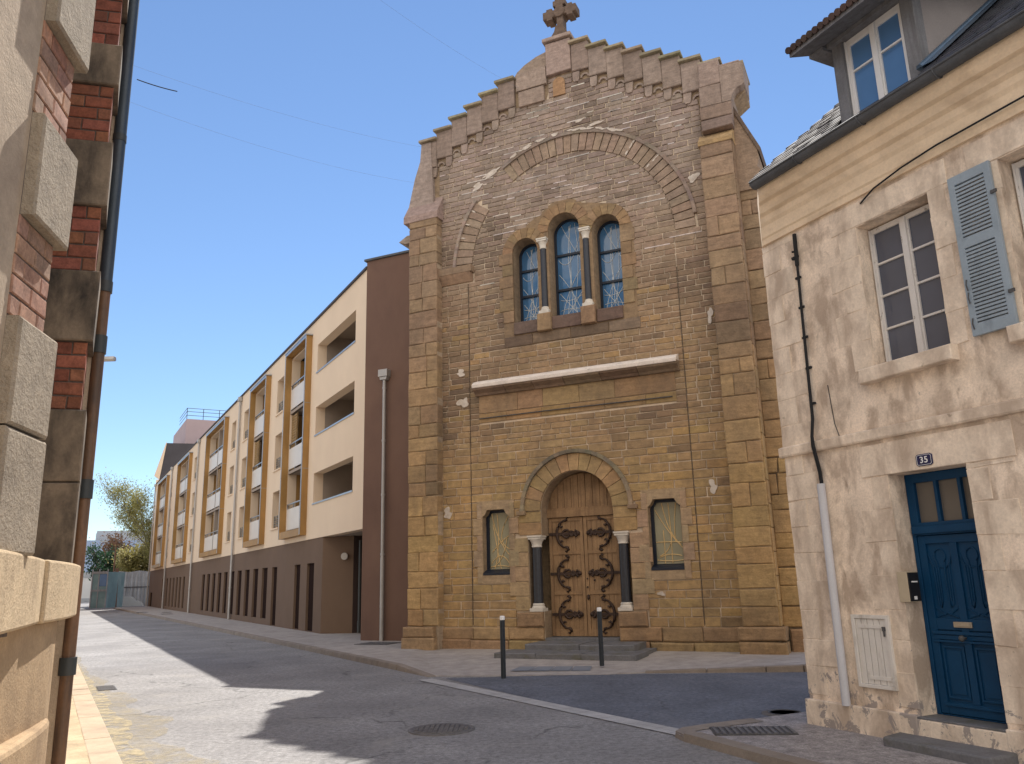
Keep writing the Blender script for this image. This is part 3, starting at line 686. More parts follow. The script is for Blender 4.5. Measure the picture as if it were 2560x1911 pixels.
# cross
w = MB(); c = .24; y0, y1 = .1, .42
w.prism_xz([(c-.26,15.03),(c+.26,15.03),(c+.25,15.18),(c+.14,15.34),(c+.10,15.5),(c-.10,15.5),(c-.14,15.34),(c-.25,15.18)], y0-.06, y1+.06)
w.prism_xz([(c-.085,15.5),(c+.085,15.5),(c+.085,16.0),(c-.085,16.0)], y0+.02, y1-.02)
def armpoly(dx, dz):
    L = .46; p = [(.085,.1),(.2,.1),(.2,.17),(.36,.17),(.36,.11),(L,.11)]
    q = p+[(a,-b) for a, b in p[::-1]]
    return [(c+a*dx-b*dz, 15.93+a*dz+b*dx) for a, b in q]
for d in ((1,0),(-1,0),(0,1)): w.prism_xz(armpoly(*d), y0, y1)
w.prism_xz(arc(c,15.93,.15,0,2*PI,16)[:-1], y0-.03, y1+.03)
w.col = (.16,.11,.085)
w.c = [(.15,.105,.08)]*len(w.f); w.build('cross', 'stone', church, .012)
# nave behind the front, lower than the gable
w = MB(); w.prism_xz([(-3.9,0),(4.3,0),(4.3,10.2),(.25,12.4),(-3.9,10.2)], .75, 26, (.26,.185,.11)); w.build('nave', 'stone', church)

# ------------------------------------------------------------------ MAROON ANNEX
annex = thing('link_building', 'narrow maroon rendered block squeezed between the apartments and the church', 'building', (*CH, 0), CHAZ)
w = MB(); w.box(-6.80,-4.06,1.73,9,0,10.92); w.build('wall', 'maroon', annex, .01)
w = MB(); w.box(-6.86,-4.0,1.67,9.05,10.92,10.98); w.build('coping', 'gutter', annex)
w = MB(); x = -6.07; y = 1.64
w.tube([(x,y,.1),(x,y,7.25)], .047, 12)
for z in (.95,2.3,3.9,5.4,6.9): w.tube([(x,y,z),(x,y,z+.06)], .058, 12)
w.tube([(x,y,.1),(x,y,2.25)], .054, 12)
dp = w.build('downpipe', 'greypipe', annex)
w = MB(); w.box(x-.15,x+.15,y-.11,1.728,7.25,7.46); w.prism_xz([(x-.1,7.16),(x+.1,7.16),(x+.13,7.25),(x-.13,7.25)], y-.08, 1.72); w.build('hopper', 'greypipe', dp, .01)
w = MB(); w.box(-5.20,-4.9,1.715,1.735,.12,2.9); w.build('door', 'black', annex)

# ------------------------------------------------------------------ APARTMENTS
AP = (-6.17, 26.13)
apt = thing('apartment_block', 'four storey cream and brown apartment block with ochre framed bays', 'apartment block', (*AP, 0), 150.76)
X0, X1 = -53.2, 4.0
rect = lambda a, b, c, d: [(a,c),(b,c),(b,d),(a,d)]
LOG = [(-1.22,2.97,4.22,5.22),(-1.22,2.97,6.53,7.50),(-1.22,2.97,8.75,9.74)]
WC = [-7.15,-13.95,-17.05,-30.0,-42.35]; WZ = [(3.75,5.18),(6.05,7.47),(8.33,9.76)]; WW = 1.1
BAYS = [(-4.93,-1.95,1),(-11.54,-8.35,1),(-24.0,-18.07,2),(-36.8,-31.0,2),(-49.6,-43.4,2)]
BZ0, BZ1 = 3.22, 10.28
hol = [rect(*l) for l in LOG]+[rect(x, x+WW, a, b) for x in WC for a, b in WZ]+[rect(a+.12, b-.12, BZ0+.25, BZ1-.2) for a, b, n in BAYS]
w = MB(); w.panel(rect(X0, X1, 3.05, 10.7), hol, 0, .325, back=False); w.box(X0,X1,11.5,12,.0,10.7); w.box(X0,X0+.3,.32,11.5,0,10.7)
w.build('upper_wall', 'cream', apt)
SL = [(-3.38,-2.62,.12,2.27),(-1.76,-.9,.12,2.27),(-6.8,-5.98,.12,2.27)]
for k in range(10): SL.append((-23.94+1.71*k, -22.98+1.71*k, .33, 2.28))
for x in (-38.9,-37.05,-35.3,-33.65,-31.85): SL.append((x, x+.9, .31, 2.28))
SL.append((-40.9,-39.9,.31,2.28)); SL.append((-43.5,-42.3,.95,2.28)); SL.append((-51.9,-50.2,.12,1.25))
w = MB(); w.panel(rect(X0, .03, .0, 3.046), [rect(*s) for s in SL], .02, .22, back=False)
w.add([(.03,.02,0),(.68,.82,0),(.68,.82,3.05),(.03,.02,3.05)], [(0,1,2,3)])
w.build('ground_floor_wall', 'brown', apt)
w = MB()
for a, b, c, d in SL:
    w = MB(); w.box(a+.002, b-.002, .10, .24, c+.002, d-.002); w.build('slit_window', 'slit', apt)
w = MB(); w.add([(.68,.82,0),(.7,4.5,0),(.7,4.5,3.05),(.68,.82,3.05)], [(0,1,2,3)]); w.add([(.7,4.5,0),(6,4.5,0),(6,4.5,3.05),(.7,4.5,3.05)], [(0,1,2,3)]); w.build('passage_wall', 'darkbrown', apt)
w = MB(); w.box(-.5, X1-.01, .33, 4.5, 3.053, 3.3); w.build('passage_soffit', 'innerwall', apt)
w = MB(); w.box(X0-.08, X1+.02, -.06, 12, 10.7, 10.77); w.build('roof_edge', 'charcoal', apt)
def niche(w, x0, x1, z0, z1, y0, d):
    w.add([(x0,y0,z0),(x1,y0,z0),(x1,y0+d,z0),(x0,y0+d,z0),(x0,y0,z1),(x1,y0,z1),(x1,y0+d,z1),(x0,y0+d,z1)], [(0,1,2,3),(4,5,6,7),(2,3,7,6),(0,3,7,4),(1,2,6,5)])
for i, (a, b, c, d) in enumerate(LOG):
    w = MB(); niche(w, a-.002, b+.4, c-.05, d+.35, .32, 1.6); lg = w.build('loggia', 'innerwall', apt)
    w = MB(); w.box(a-.03, b+.03, -.03, .34, c-.05, c-.002); w.build('sill', 'zinc', lg)
    if i < 2:
        w = MB(); w.box(.2, 2.6, 1.8, 1.9, c-.4, c+(.62 if i == 0 else .25)); wd = w.build('window', 'black', lg)
        w = MB()
        for q in (.24,1.02,1.8): w.box(q, q+.06, 1.76, 1.8, c-.4, c+.55)
        w.box(.24, 2.5, 1.765, 1.798, c+.5, c+.56)
        if i == 0: w.build('window_frame', 'whitepvc', lg)
for x in WC:
    for a, b in WZ:
        w = MB(); y = .24
        w.panel(rect(x-.01, x+WW+.01, a-.01, b+.01), [rect(x+.07, x+.53, a+.07, b-.07), rect(x+.58, x+WW-.07, a+.07, b-.07)], y, y+.06)
        f = w.build('window', 'innerwall', apt)
        w = MB(); w.box(x+.05, x+WW-.05, y+.03, y+.045, a+.05, b-.05); w.build('pane', 'darkglass', f)
        w = MB(); w.box(x-.05, x+WW+.05, -.05, .25, a-.06, a-.004); w.build('sill', 'cream', f)
        w = MB()
        for q in range(5): w.box(x+.01, x+WW-.01, .08, .1, a+.1+q*.09, a+.125+q*.09)
        for q in (.02,.55,1.06): w.box(x+q, x+q+.025, .07, .11, a, a+.5)
        w.build('guard_rail', 'rail', f)
def bay(a, b, n):
    p = .23; t = .10
    w = MB(); o = rect(a, b, BZ0, BZ1)
    w.panel(o, [rect(a+t, b-t, BZ0+.24, BZ1-t)], -p, .0)
    w.box(a+.02, a+t+.012, 0, .75, BZ0+.26, BZ1-.1); w.box(b-t-.012, b-.02, 0, .75, BZ0+.26, BZ1-.1); w.box(a+.1, b-.1, .0, .9, BZ1-.18, BZ1-.08)
    f = w.build('bay', 'gold', apt)
    w = MB(); e = .035
    w.box(a-.01, a+.04, -p-.014, -p+.012, BZ0+.02, BZ1); w.box(b-.04, b+.01, -p-.014, -p+.012, BZ0+.02, BZ1); w.box(a+.041, b-.041, -p-.014, -p+.012, BZ1-.09, BZ1)
    w.box(a-.06, b+.06, -p-.03, .02, BZ1+.005, BZ1+.05)
    w.build('trim', 'zinc', f)
    w = MB()
    for zz in (5.48, 7.8): w.box(a-.004, a+.05, -p-.016, -.0, zz, zz+.025); w.box(b-.05, b+.004, -p-.016, 0, zz, zz+.025)
    w.build('joint', 'rail', f)
    w = MB(); x0, x1 = a+t, b-t
    lv = [(BZ0+.24, 5.62), (5.72, 7.92), (8.02, BZ1-.18)]
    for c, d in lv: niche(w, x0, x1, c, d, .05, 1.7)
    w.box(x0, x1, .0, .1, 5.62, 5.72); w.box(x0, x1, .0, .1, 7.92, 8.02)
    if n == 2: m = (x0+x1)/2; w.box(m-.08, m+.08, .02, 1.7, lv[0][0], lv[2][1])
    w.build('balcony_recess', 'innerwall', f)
    segs = [(x0,x1)] if n == 1 else [(x0,(x0+x1)/2-.09),((x0+x1)/2+.09,x1)]
    for li, (c, d) in enumerate(lv):
        for si, (s0, s1) in enumerate(segs):
            w = MB(); w.box(s0+.03, s1-.03, .01, .04, c+.08, c+.85); pn = w.build('balcony_panel', 'whitepanel', f)
            w = MB(); w.box(s0, s1, .0, .05, c+1.0, c+1.04)
            k = max(2, int((s1-s0)/.9))
            for q in range(k+1): X = s0+.02+(s1-s0-.07)*q/k; w.box(X, X+.03, .012, .042, c+.02, c+1.0)
            w.build('balcony_rail', 'zinc', f)
            w = MB(); L = (s1-s0); X = s0+.3
            w.box(X, s1-.3, 1.66, 1.70, c, d-.3); w.build('balcony_door', 'darkglass', f)
            if (li+si+n) % 2 == 0:
                w = MB(); q = c+.05; wd = .75 if n == 1 else .6
                X = s0+.05 if n == 1 else (s1-wd-.02 if si == 0 else s0+.02)
                while q < d-.08: w.box(X, X+wd, .06, .085, q, q+.075); q += .1
                for e2 in (X, X+wd-.05): w.box(e2, e2+.05, .086, .11, c+.02, d-.02)
                w.build('louvre_shutter', 'louvre', f)
for a, b, n in BAYS: bay(a, b, n)
for x in (-14.7,-27.85,-41.3,-53.12):
    w = MB(); w.tube([(x,-.09,.1),(x,-.09,10.45)], .055, 10)
    for z in (1.5,4,6.5,9): w.tube([(x,-.09,z),(x,-.09,z+.06)], .068, 10)
    d = w.build('downpipe', 'greypipe', apt)
    w = MB(); w.box(x-.14,x+.14,-.2,-.02,10.45,10.66); w.build('hopper', 'greypipe', d, .01)
# passage lamp, sign box, dark pipe
w = MB(); a = (.68-.03, .82-.02); lx, ly = .03+.65*.76, .02+.8*.76
w.lathe(0, 0, [(.001,-.07),(.06,-.055),(.1,-.02),(.11,.02),(.11,.05)], 20)
lamp = w.build('lamp', 'lampwhite', apt)
lamp.location = (lx+.06, ly-.06, 2.42); lamp.rotation_euler = (R(90), 0, R(51))
w = MB(); w.box(1.0,2.6,1.0,1.12,2.45,2.98); sg = w.build('sign', 'navy', apt, .01)
w = MB(); w.tube([(.95,.95,.2),(.95,.95,2.9)], .05, 10); w.tube([(.95,.95,.12),(.95,.95,.45)], .065, 10); w.build('pipe', 'darkpipe', apt)

# ------------------------------------------------------------------ HOUSE 35
HO = (3.09, 8.98); HAZ = 153.53
house = thing('corner_house', 'weathered beige corner house with blue door and grey dormer', 'house', (*HO, 0), HAZ)
HX1 = 7.0
win1 = rect(1.24,2.08,3.56,5.08); win2 = rect(2.78,3.62,3.56,5.08); dop = rect(1.22,2.04,.28,2.49)
w = MB(); w.panel(rect(-.10,HX1,.02,5.45), [win1, win2, dop], 0, .34, back=False)
w.box(-.10,.2,.341,7,.02,6.0); w.box(HX1-.3,HX1,.341,7,.02,6.0); w.box(.2,HX1-.3,6.7,7,.02,6.0); w.box(-.1,HX1,.341,.5,5.1,6.0)
w.build('wall', 'plaster', house)
w = MB(); w.box(.2,HX1-.3,.9,.95,.1,6); w.build('room_back', 'darkbrown', house)
# quoins and surrounds, set a few millimetres proud
w = MB(); z = .34; k = 0
while z < 5.3:
    h = rnd.uniform(.27,.31); 
    if not (2.80 < z+h/2 < 3.0): w.stone(-.104, .15+(.2 if k % 2 else 0)+rnd.uniform(-.02,.02), -.005, .01, z+.003, min(z+h, 5.38)-.003, .004, .008)
    if z < 2.8 <= z+h: w.build('quoin', 'houseblock', house); w = MB()
    z += h; k += 1
w.build('quoin', 'houseblock', house)
w = MB()
def jamb(x, sgn, z0, z1, wa, wb, st=0):
    z = z0; k = st
    while z < z1-.02:
        h = min(rnd.uniform(.27,.33), z1-z); L = wb if k % 2 else wa; a, b = sorted((x, x+sgn*L))
        w.stone(a, b, -.005, .01, z+.002, z+h-.002, .004, .009); z += h; k += 1
jamb(1.238,-1,3.56,5.09,.24,.40); jamb(2.082,1,3.56,5.09,.17,.26); w.stone(.92,2.3,-.009,.01,5.092,5.34,.004,.003)
w.build('surround', 'houseblock', house); w = MB()
jamb(2.778,-1,3.56,5.09,.1,.34); jamb(3.622,1,3.56,5.09,.17,.26); w.stone(2.5,3.9,-.009,.01,5.092,5.34,.004,.003)
w.build('surround', 'houseblock', house); w = MB()
jamb(1.218,-1,.34,2.49,.20,.36); jamb(2.042,1,.34,2.49,.2,.42); w.stone(.92,2.5,-.009,.01,2.492,2.8,.004,.003)
w.build('surround', 'houseblock', house)
w = MB(); w.prism_yz([(.01,2.84),(-.035,2.84),(-.045,2.86),(-.045,2.945),(.01,2.965)], -.14, HX1); w.build('string_course', 'houseblock', house, .006)
w = MB(); w.box(-.13,1.215,-.05,.3,.0,.30); w.box(2.045,HX1,-.05,.3,.0,.30); w.box(1.18,2.08,-.045,.34,.0,.27); w.build('base_course', 'houseblock', house, .012)
prof = [(.01,5.38),(-.035,5.38),(-.045,5.44),(-.06,5.46),(-.075,5.58),(-.10,5.62),(-.115,5.68),(-.155,5.71),(-.19,5.79),(-.235,5.81),(-.27,5.86),(-.285,5.92),(-.285,5.98),(.01,5.98)]
w = MB(); w.prism_yz(prof, -.10, HX1, dx=[-y*1.1 for y, z in prof]); w.build('cornice', 'cornice', house)
w = MB(); gpts = []
n = 10
for X in (.22, HX1):
    for k in range(n+1): a = PI+PI*k/n; gpts.append((X, -.345+.07*math.cos(a), 5.99+.07*math.sin(a)))
w.add(gpts, [(k,k+1,n+2+k,n+1+k) for k in range(n)], sm=True); w.add(gpts[:n+1], [tuple(range(n+1))])
w.tube([(.22,-.417,5.99),(HX1,-.417,5.99)], .012, 6)
for X in (.9,1.75,2.6,3.5,4.4): w.tube([(X, -.345+.076*math.cos(PI+PI*k/8), 5.99+.076*math.sin(PI+PI*k/8)) for k in range(9)], .008, 5)
w.build('gutter', 'gutter', house)
# roof in overlapping tiles
w = MB(); sl = math.tan(R(41)); e0 = (-.38, 5.98)
def rz(y): return e0[1]+(y-e0[0])*sl
w.add([(.2,-.36,rz(-.36)-.04),(HX1,-.36,rz(-.36)-.04),(HX1,3.6,rz(3.6)-.04),(-.12,3.6,rz(3.6)-.04),(-.12,0,rz(0)-.04)], [(0,1,2,3,4)], (.05,.045,.045))
w.add([(-.12,3.6,rz(3.6)-.04),(HX1,3.6,rz(3.6)-.04),(HX1,7.2,5.9),(-.12,7.2,5.9)], [(0,1,2,3)], (.05,.045,.045))
w.add([(-.11,.5,6.0),(-.11,3.6,rz(3.6)-.05),(-.11,7,6.0)], [(0,1,2)], (.4,.33,.26))
y = -.38; r_ = 0
while y < 3.55:
    xs = .18-.4*max(0, min(1, (y+.36)/.36)) if y < 0 else -.14
    X = xs+(r_ % 2)*.09
    while X < HX1:
        if not (1.12 < X+.09 < 2.2 and -.2 < y < 2.0):
            t = .012+rnd.uniform(0,.01); dy = .17; c = var(lerp((.045,.05,.065), (.04,.027,.022), (.3+rnd.random()*.7 if X < 1.2 else rnd.random()*.25)), .25)
            w.add([(X+.004,y,rz(y)+t),(X+.176,y,rz(y)+t+rnd.uniform(-.004,.004)),(X+.176,y+dy,rz(y+dy)),(X+.004,y+dy,rz(y+dy)),(X+.004,y,rz(y)-.01),(X+.176,y,rz(y)-.01)], [(0,1,2,3),(0,1,5,4)], c)
        X += .18
    y += .125; r_ += 1
w.build('roof', 'tile', house)
# dormer
w = MB(); DY = .12
w.box(1.14,1.28,DY,DY+.14,5.9,7.32); w.box(2.02,2.17,DY,DY+.14,5.9,7.32); w.box(1.1,2.22,DY-.01,DY+.13,7.321,7.45); dm = w.build('dormer', 'greytimber', house, .01)
w = MB(); w.add([(2.16,DY+.1,5.95),(2.16,DY+.1,7.4),(2.16,1.95,7.9),(2.16,1.95,rz(1.95))], [(0,1,2,3)]); w.add([(1.15,DY+.1,5.95),(1.15,DY+.1,7.4),(1.15,1.95,7.9),(1.15,1.95,rz(1.95))], [(0,1,2,3)]); w.build('cheek', 'greyplaster', dm)
w = MB(); w.tube([(2.2,.02,rz(.02)+.05),(2.2,2.0,rz(2.0)+.05)], .035, 6); w.add([(2.165,0,rz(0)+.06),(2.36,0,rz(0)+.04),(2.36,2,rz(2)+.04),(2.165,2,rz(2)+.06)], [(0,1,2,3)]); w.build('flashing', 'bluezinc', dm)
def dz(y): return 7.30+(y+.30)*.36
w = MB(); w.add([(.92,-.30,dz(-.30)),(2.6,-.30,dz(-.30)),(2.6,2.4,dz(2.4)),(.92,2.4,dz(2.4)),(.92,-.30,dz(-.30)-.07),(2.6,-.30,dz(-.30)-.07),(2.6,2.4,dz(2.4)-.07),(.92,2.4,dz(2.4)-.07)], [(0,1,2,3),(4,5,6,7),(0,1,5,4),(0,3,7,4),(1,2,6,5),(2,3,7,6)])
w.box(.93,1.12,.0,2.2,dz(.0)-.115,dz(.0)-.075); w.box(1.13,2.5,.06,.12,dz(.0)-.10,dz(.0)-.03); w.build('dormer_eave', 'greytimber', dm)
w = MB(); X = .9
while X < 2.6:
    for q in range(7):
        y = -.34+q*.38; w.tube([(X+.04,y,dz(y)+.012),(X+.04,y+.4,dz(y+.4)+.008)], [.04,.036], 8, var((.085,.055,.045), .25))
    X += .078
w.build('dormer_tiles', 'tile', dm)
def casement(x0, x1, z0, z1, y, rows, mname, gname, parent, t=.045, mid=.05, splits=None, name='window'):
    w = MB(); m = (x0+x1)/2; op = []
    for a, b in ((x0+t, m-mid), (m+mid, x1-t)):
        zs = [z0+t+(z1-z0-2*t)*i/rows for i in range(rows+1)] if splits is None else splits
        for c, d in zip(zs, zs[1:]): op.append(rect(a, b, c+.011, d-.011))
    w.panel(rect(x0, x1, z0, z1), op, y, y+.05)
    w.box(m-.032, m+.032, y-.022, y, z0+.02, z1-.02); w.box(x0, x1, y-.03, y, z0-.005, z0+.03)
    for a in (x0+.001, x1-.02): w.box(a, a+.019, y-.015, y, z0+.03, z1-.001)
    f = w.build(name, mname, parent, .004)
    w = MB(); w.box(x0+.02, x1-.02, y+.022, y+.032, z0+.02, z1-.02); w.build('pane', gname, f); return f
casement(1.28,2.02,6.02,7.32,DY+.05,1,'whitepvc','skyglass',dm,.06,.05,[6.10,6.92,7.25])
casement(1.255,2.075,3.575,5.06,.17,4,'whitepaint','roomglass',house)
casement(2.80,3.60,3.575,5.06,.17,4,'whitepaint','roomglass',house)
for a, b in ((1.12,2.14),(2.66,3.74)):
    w = MB(); w.stone(a, b, -.11, .16, 3.41, 3.558, .01, .004); w.build('window_sill', 'houseblock', house)
# shutter
def shutter(x0, x1, z0, z1, y):
    w = MB(); t = .06; zm = z0+(z1-z0)*.56
    w.panel(rect(x0, x1, z0, z1), [rect(x0+t, x1-t, z0+.09, zm-.04), rect(x0+t, x1-t, zm+.04, z1-.09)], y-.035, y)
    s = w.build('shutter', 'shutter', house, .004)
    w = MB()
    for c, d in ((z0+.09, zm-.04), (zm+.04, z1-.09)):
        n = int((d-c)/.034)
        for k in range(n): q = c+(d-c)*k/n; w.add([(x0+t,y-.03,q),(x1-t,y-.03,q),(x1-t,y-.006,q+.034),(x0+t,y-.006,q+.034),(x0+t,y-.026,q-.003),(x1-t,y-.026,q-.003),(x1-t,y-.001,q+.031),(x0+t,y-.001,q+.031)], [(0,1,2,3),(4,5,6,7),(0,1,5,4)])
    for c, d in ((z0+.09, zm-.04), (zm+.04, z1-.09)):
        n = int((d-c)/.034)
        for k in range(n): q = c+(d-c)*k/n; w.box(x0+t, x1-t, y-.0335, y-.0305, q-.002, q+.019)
    w.build('slats', 'shutter', s)
    w = MB()
    for q in (.28,1.2): w.box(x1-.02, x1+.035, y-.05, y-.036, z0+q, z0+q+.03)
    for q in (.06,.3,.42): w.tube([(x0+.03,y-.04,z0+q),(x0+.03,y-.055,z0+q+.05),(x0+.03,y-.04,z0+q+.1)], .006, 5)
    w.build('hinge', 'castiron', s)
shutter(2.33,2.73,3.57,5.09,-.02)
# door
DYY = .22
w = MB(); a, b = 1.225, 2.035
w.panel(rect(a, b, .29, 2.487), [rect(a+.09, a+.30, 2.02, 2.40), rect(a+.335, a+.545, 2.02, 2.40), rect(a+.58, b-.05, 2.02, 2.40), rect(a+.04, b-.04, .30, 1.90)], DYY, DYY+.08)
w.box(a+.02, b-.0, DYY-.03, DYY-.001, 1.915, 1.985); fr = w.build('door_frame', 'bluepaint', house, .005)
w = MB(); w.box(a+.07, b-.04, DYY+.04, DYY+.05, 2.0, 2.42); w.build('transom_pane', 'frost', fr)
w = MB(); w.box(a+.045, b-.045, DYY+.03, DYY+.08, .305, 1.895)
y = DYY+.03
def bx(x0, x1, z0, z1, p): w.box(x0, x1, y-p, y, z0, z1)
c = (a+b)/2; bx(a+.046, a+.12, .306, 1.894, .022); bx(b-.12, b-.046, .306, 1.894, .022); bx(c-.035, c+.035, .41, 1.82, .022); bx(a+.121, b-.121, 1.821, 1.894, .021); bx(a+.121, b-.121, .306, .409, .02)
bx(a+.121, c-.036, 1.04, 1.14, .021); bx(c+.036, b-.121, 1.04, 1.14, .021)
bx(a+.08, b-.08, 1.0, 1.03, .04); bx(a+.08, b-.08, .93, .95, .035); bx(a+.09, b-.09, .955, .995, .03); bx(a+.1, b-.1, .375, .40, .035)
for x0, x1 in ((a+.155, c-.07), (c+.07, b-.155)): w.panel(rect(x0-.02, x1+.02, .44, .90), [rect(x0, x1, .46, .88)], y-.014, y); bx(x0+.02, x1-.02, .48, .86, .008)
d = w.build('door', 'bluepaint', house, .003)
w = MB()
for x0, x1 in ((a+.125, c-.04), (c+.04, b-.125)):
    m = (x0+x1)/2; yy = y-.006; h = (x1-x0)/2; zt = 1.70
    w.tube([(m+.055*math.cos(t), yy, zt+.055*math.sin(t)*1.25) for t in [R(-50+i*20) for i in range(15)]], .006, 5)
    for s in (-1, 1):
        w.tube([(m+s*.042,yy,1.65),(m+s*.03,yy,1.58),(m+s*.032,yy,1.3),(m+s*.05,yy,1.24),(m+s*.078,yy,1.27),(m+s*.08,yy,1.45),(m+s*.082,yy,1.62),(m+s*h,yy,1.72)], .006, 5)
        w.tube([(m+s*h,yy,1.66),(m+s*.055,yy,1.6),(m+s*.055,yy,1.4),(m+s*.056,yy,1.3)], .005, 5)
        w.tube([(m+s*.02,yy,1.17),(m+s*.06,yy,1.2),(m+s*h,yy,1.24)], .006, 5); w.tube([(m,yy,1.19),(m+s*h*.9,yy,1.15)], .006, 5)
    w.tube([(m-.03,yy,1.6),(m+.03,yy,1.6)], .006, 5)
w.build('grille', 'bluepaint', d)
w = MB(); w.box(c-.1, c+.08, y-.04, y-.022, 1.065, 1.115); w.box(c-.085, c+.065, y-.046, y-.04, 1.075, 1.105); w.build('letter_slot', 'brass', d, .003)
w = MB(); w.lathe(0,0,[(.012,0),(.012,.03),(.026,.045),(.028,.06),(.02,.075),(.001,.08)],14); kb = w.build('knob', 'castiron', d); kb.location = (c-.0, y-.035, .975); kb.rotation_euler = (R(90),0,0)
w = MB(); w.box(1.2,2.06,-.04,.30,.27,.288); w.build('threshold', 'slate', house, .004)
w = MB(); w.prism_xy([(.99,-.02),(1.06,-.34),(2.12,-.38),(2.12,-.02)], .0, .13); w.build('doorstep', 'slate', house, .02)
# number plate
w = MB(); w.panel([(1.565,2.535),(1.585,2.52),(1.715,2.52),(1.735,2.535),(1.735,2.615),(1.715,2.63),(1.585,2.63),(1.565,2.615)], [], -.022, -.008); pl = w.build('number_plate', 'signblue', house, .003)
w = MB(); w.panel([(1.575,2.538),(1.588,2.528),(1.712,2.528),(1.725,2.538),(1.725,2.612),(1.712,2.622),(1.588,2.622),(1.575,2.612)], [[(1.578,2.54),(1.59,2.531),(1.71,2.531),(1.722,2.54),(1.722,2.61),(1.71,2.619),(1.59,2.619),(1.578,2.61)]], -.0235, -.0215); w.build('border', 'enamelwhite', pl)
cu = bpy.data.curves.new('digits', 'FONT'); cu.body = '35'; cu.size = .082; cu.align_x = 'CENTER'; cu.align_y = 'CENTER'; cu.extrude = .001; cu.offset = .0012; cu.space_character = 1.12
tmp = bpy.data.objects.new('digits_curve', cu); COL.objects.link(tmp)
dg = bpy.context.evaluated_depsgraph_get(); dg.update(); me = bpy.data.meshes.new_from_object(tmp.evaluated_get(dg)); bpy.data.objects.remove(tmp)
me.materials.clear(); me.materials.append(M['enamelwhite']); do = bpy.data.objects.new('digits', me); COL.objects.link(do); do.parent = pl; do.location = (1.65,-.0245,2.573); do.rotation_euler = (R(90),0,0)
# intercom, hatch, conduit, cables
w = MB(); w.box(1.19,1.30,-.03,.12,1.29,1.57); ic = w.build('intercom', 'beige', house, .005)
w = MB(); w.box(1.301,1.312,-.022,.112,1.30,1.56); w.build('faceplate', 'black', ic)
w = MB(); w.box(1.3125,1.3145,.02,.06,1.315,1.345); w.box(1.3125,1.3145,.01,.09,1.47,1.482); w.build('button', 'enamelwhite', ic)
w = MB(); w.panel(rect(.59,1.03,.485,1.165), [rect(.63,.99,.52,1.13)], -.035, .0); ha = w.build('meter_hatch', 'hatch', house, .004)
w = MB(); 
for k in range(5): w.box(.634+k*.0715, .634+k*.0715+.064, -.022, -.004, .522, 1.128)
w.box(.67,.93,-.030,-.022,1.04,1.075); w.box(.72,.985,-.030,-.022,.565,.60); w.build('hatch_boards', 'hatch', ha, .002)
w = MB(); w.box(.955,.985,-.045,-.03,1.02,1.06); w.box(.965,.975,-.045,-.03,.97,1.02); w.build('latch', 'castiron', ha)
w = MB(); w.tube([(.42,-.045,.29),(.42,-.045,2.49)], .042, 14); w.build('conduit', 'conduit', house)
w = MB()
for s, o in ((.013,0),(.012,.022)):
    w.tube([(.42+o,-.04,2.4),(.405+o,-.035,2.62),(.385+o,-.07,2.9),(.385+o*.6,-.065,3.0),(.39+o*.6,-.03,3.2),(.41+o*.4,-.03,4.2),(.43+o*.3,-.03,5.0)], s, 7)
w.tube([(.43,-.03,4.95),(.44,-.03,5.33)], .022, 8)
for z in (3.35,3.75,4.1,4.45,4.8,5.05): w.box(.375,.45,-.028,-.008,z,z+.025)
w.tube([(.44,-.03,5.02),(.40,-.06,5.03),(.38,-.04,5.06)], .012, 6); w.tube([(.44,-.03,5.12),(.40,-.06,5.12)], .012, 6)
w.build('supply_cable', 'blackcable', house)
w = MB(); w.tube([(1.35,-.02,5.30),(1.55,-.05,5.37),(1.9,-.075,5.42),(2.3,-.09,5.45),(3.2,-.09,5.47),(5,-.09,5.48),(7,-.09,5.48)], .009, 6); w.build('eaves_cable', 'blackcable', house)
w = MB()
w.tube([(.63,-.004,3.52),(.645,-.004,3.3),(.66,-.004,3.1),(.70,-.004,2.96)], .005, 5)
w.build('crack', 'castiron', house)
# ------------------------------------------------------------------ LEFT CORNER BUILDING
PA = (-2.37, 3.91); PB = (-3.01, 5.59)
left = thing('brick_corner_building', 'rounded corner building of red brick and rough stone blocks close by on the left', 'building', (*PA, 0))
FA = (PA[0], PA[1], 170.5); FB = (PB[0], PB[1], 76); FL = (PA[0], PA[1], 159.06); FS = (PB[0], PB[1], -29.24+180)
def L(fr): return MB(fr, PA)
BR = (.235,.085,.052)
zb = [(1.77,2.84),(3.34,3.88),(4.40,4.93),(5.42,5.78),(6.3,6.8)]      # stone zones; brick between
# face A: plaster further left, quoin strip at its end  (+y is out, towards the street)
w = L(FA); w.box(.40,3.4,-.4,-.005,1.4,9); w.build('plaster_wall', 'leftplaster', left)
w = L(FA); w.box(0,.402,-.4,-.004,1.4,9); w.build('mortar_bed', 'brickmortar', left)
for (a, b), (c, d) in zip(zb, zb[1:]):
    w = L(FA); rows = 5; h = (c-b)/rows
    for k in range(rows):
        xs = [-.0,.2,.41] if k % 2 else [0,.1,.3,.41]
        for x0, x1 in zip(xs, xs[1:]): w.stone(x0+.004, x1-.005, .005, -.1, b+k*h+.005, b+(k+1)*h-.005, .006, .003, var(lerp((.34,.17,.11),(.40,.29,.2), rnd.random()*.6), .2))
    w.build('brickwork', 'redbrick', left)
zones = [(1.77,2.325),(2.33,2.84)]+zb[1:]
for c, d in zones:
    w = L(FA); w.stone(-.05, .40, .06, -.2, c, d-.004, .014, .004); w.build('quoin_block', 'roughstone', left)
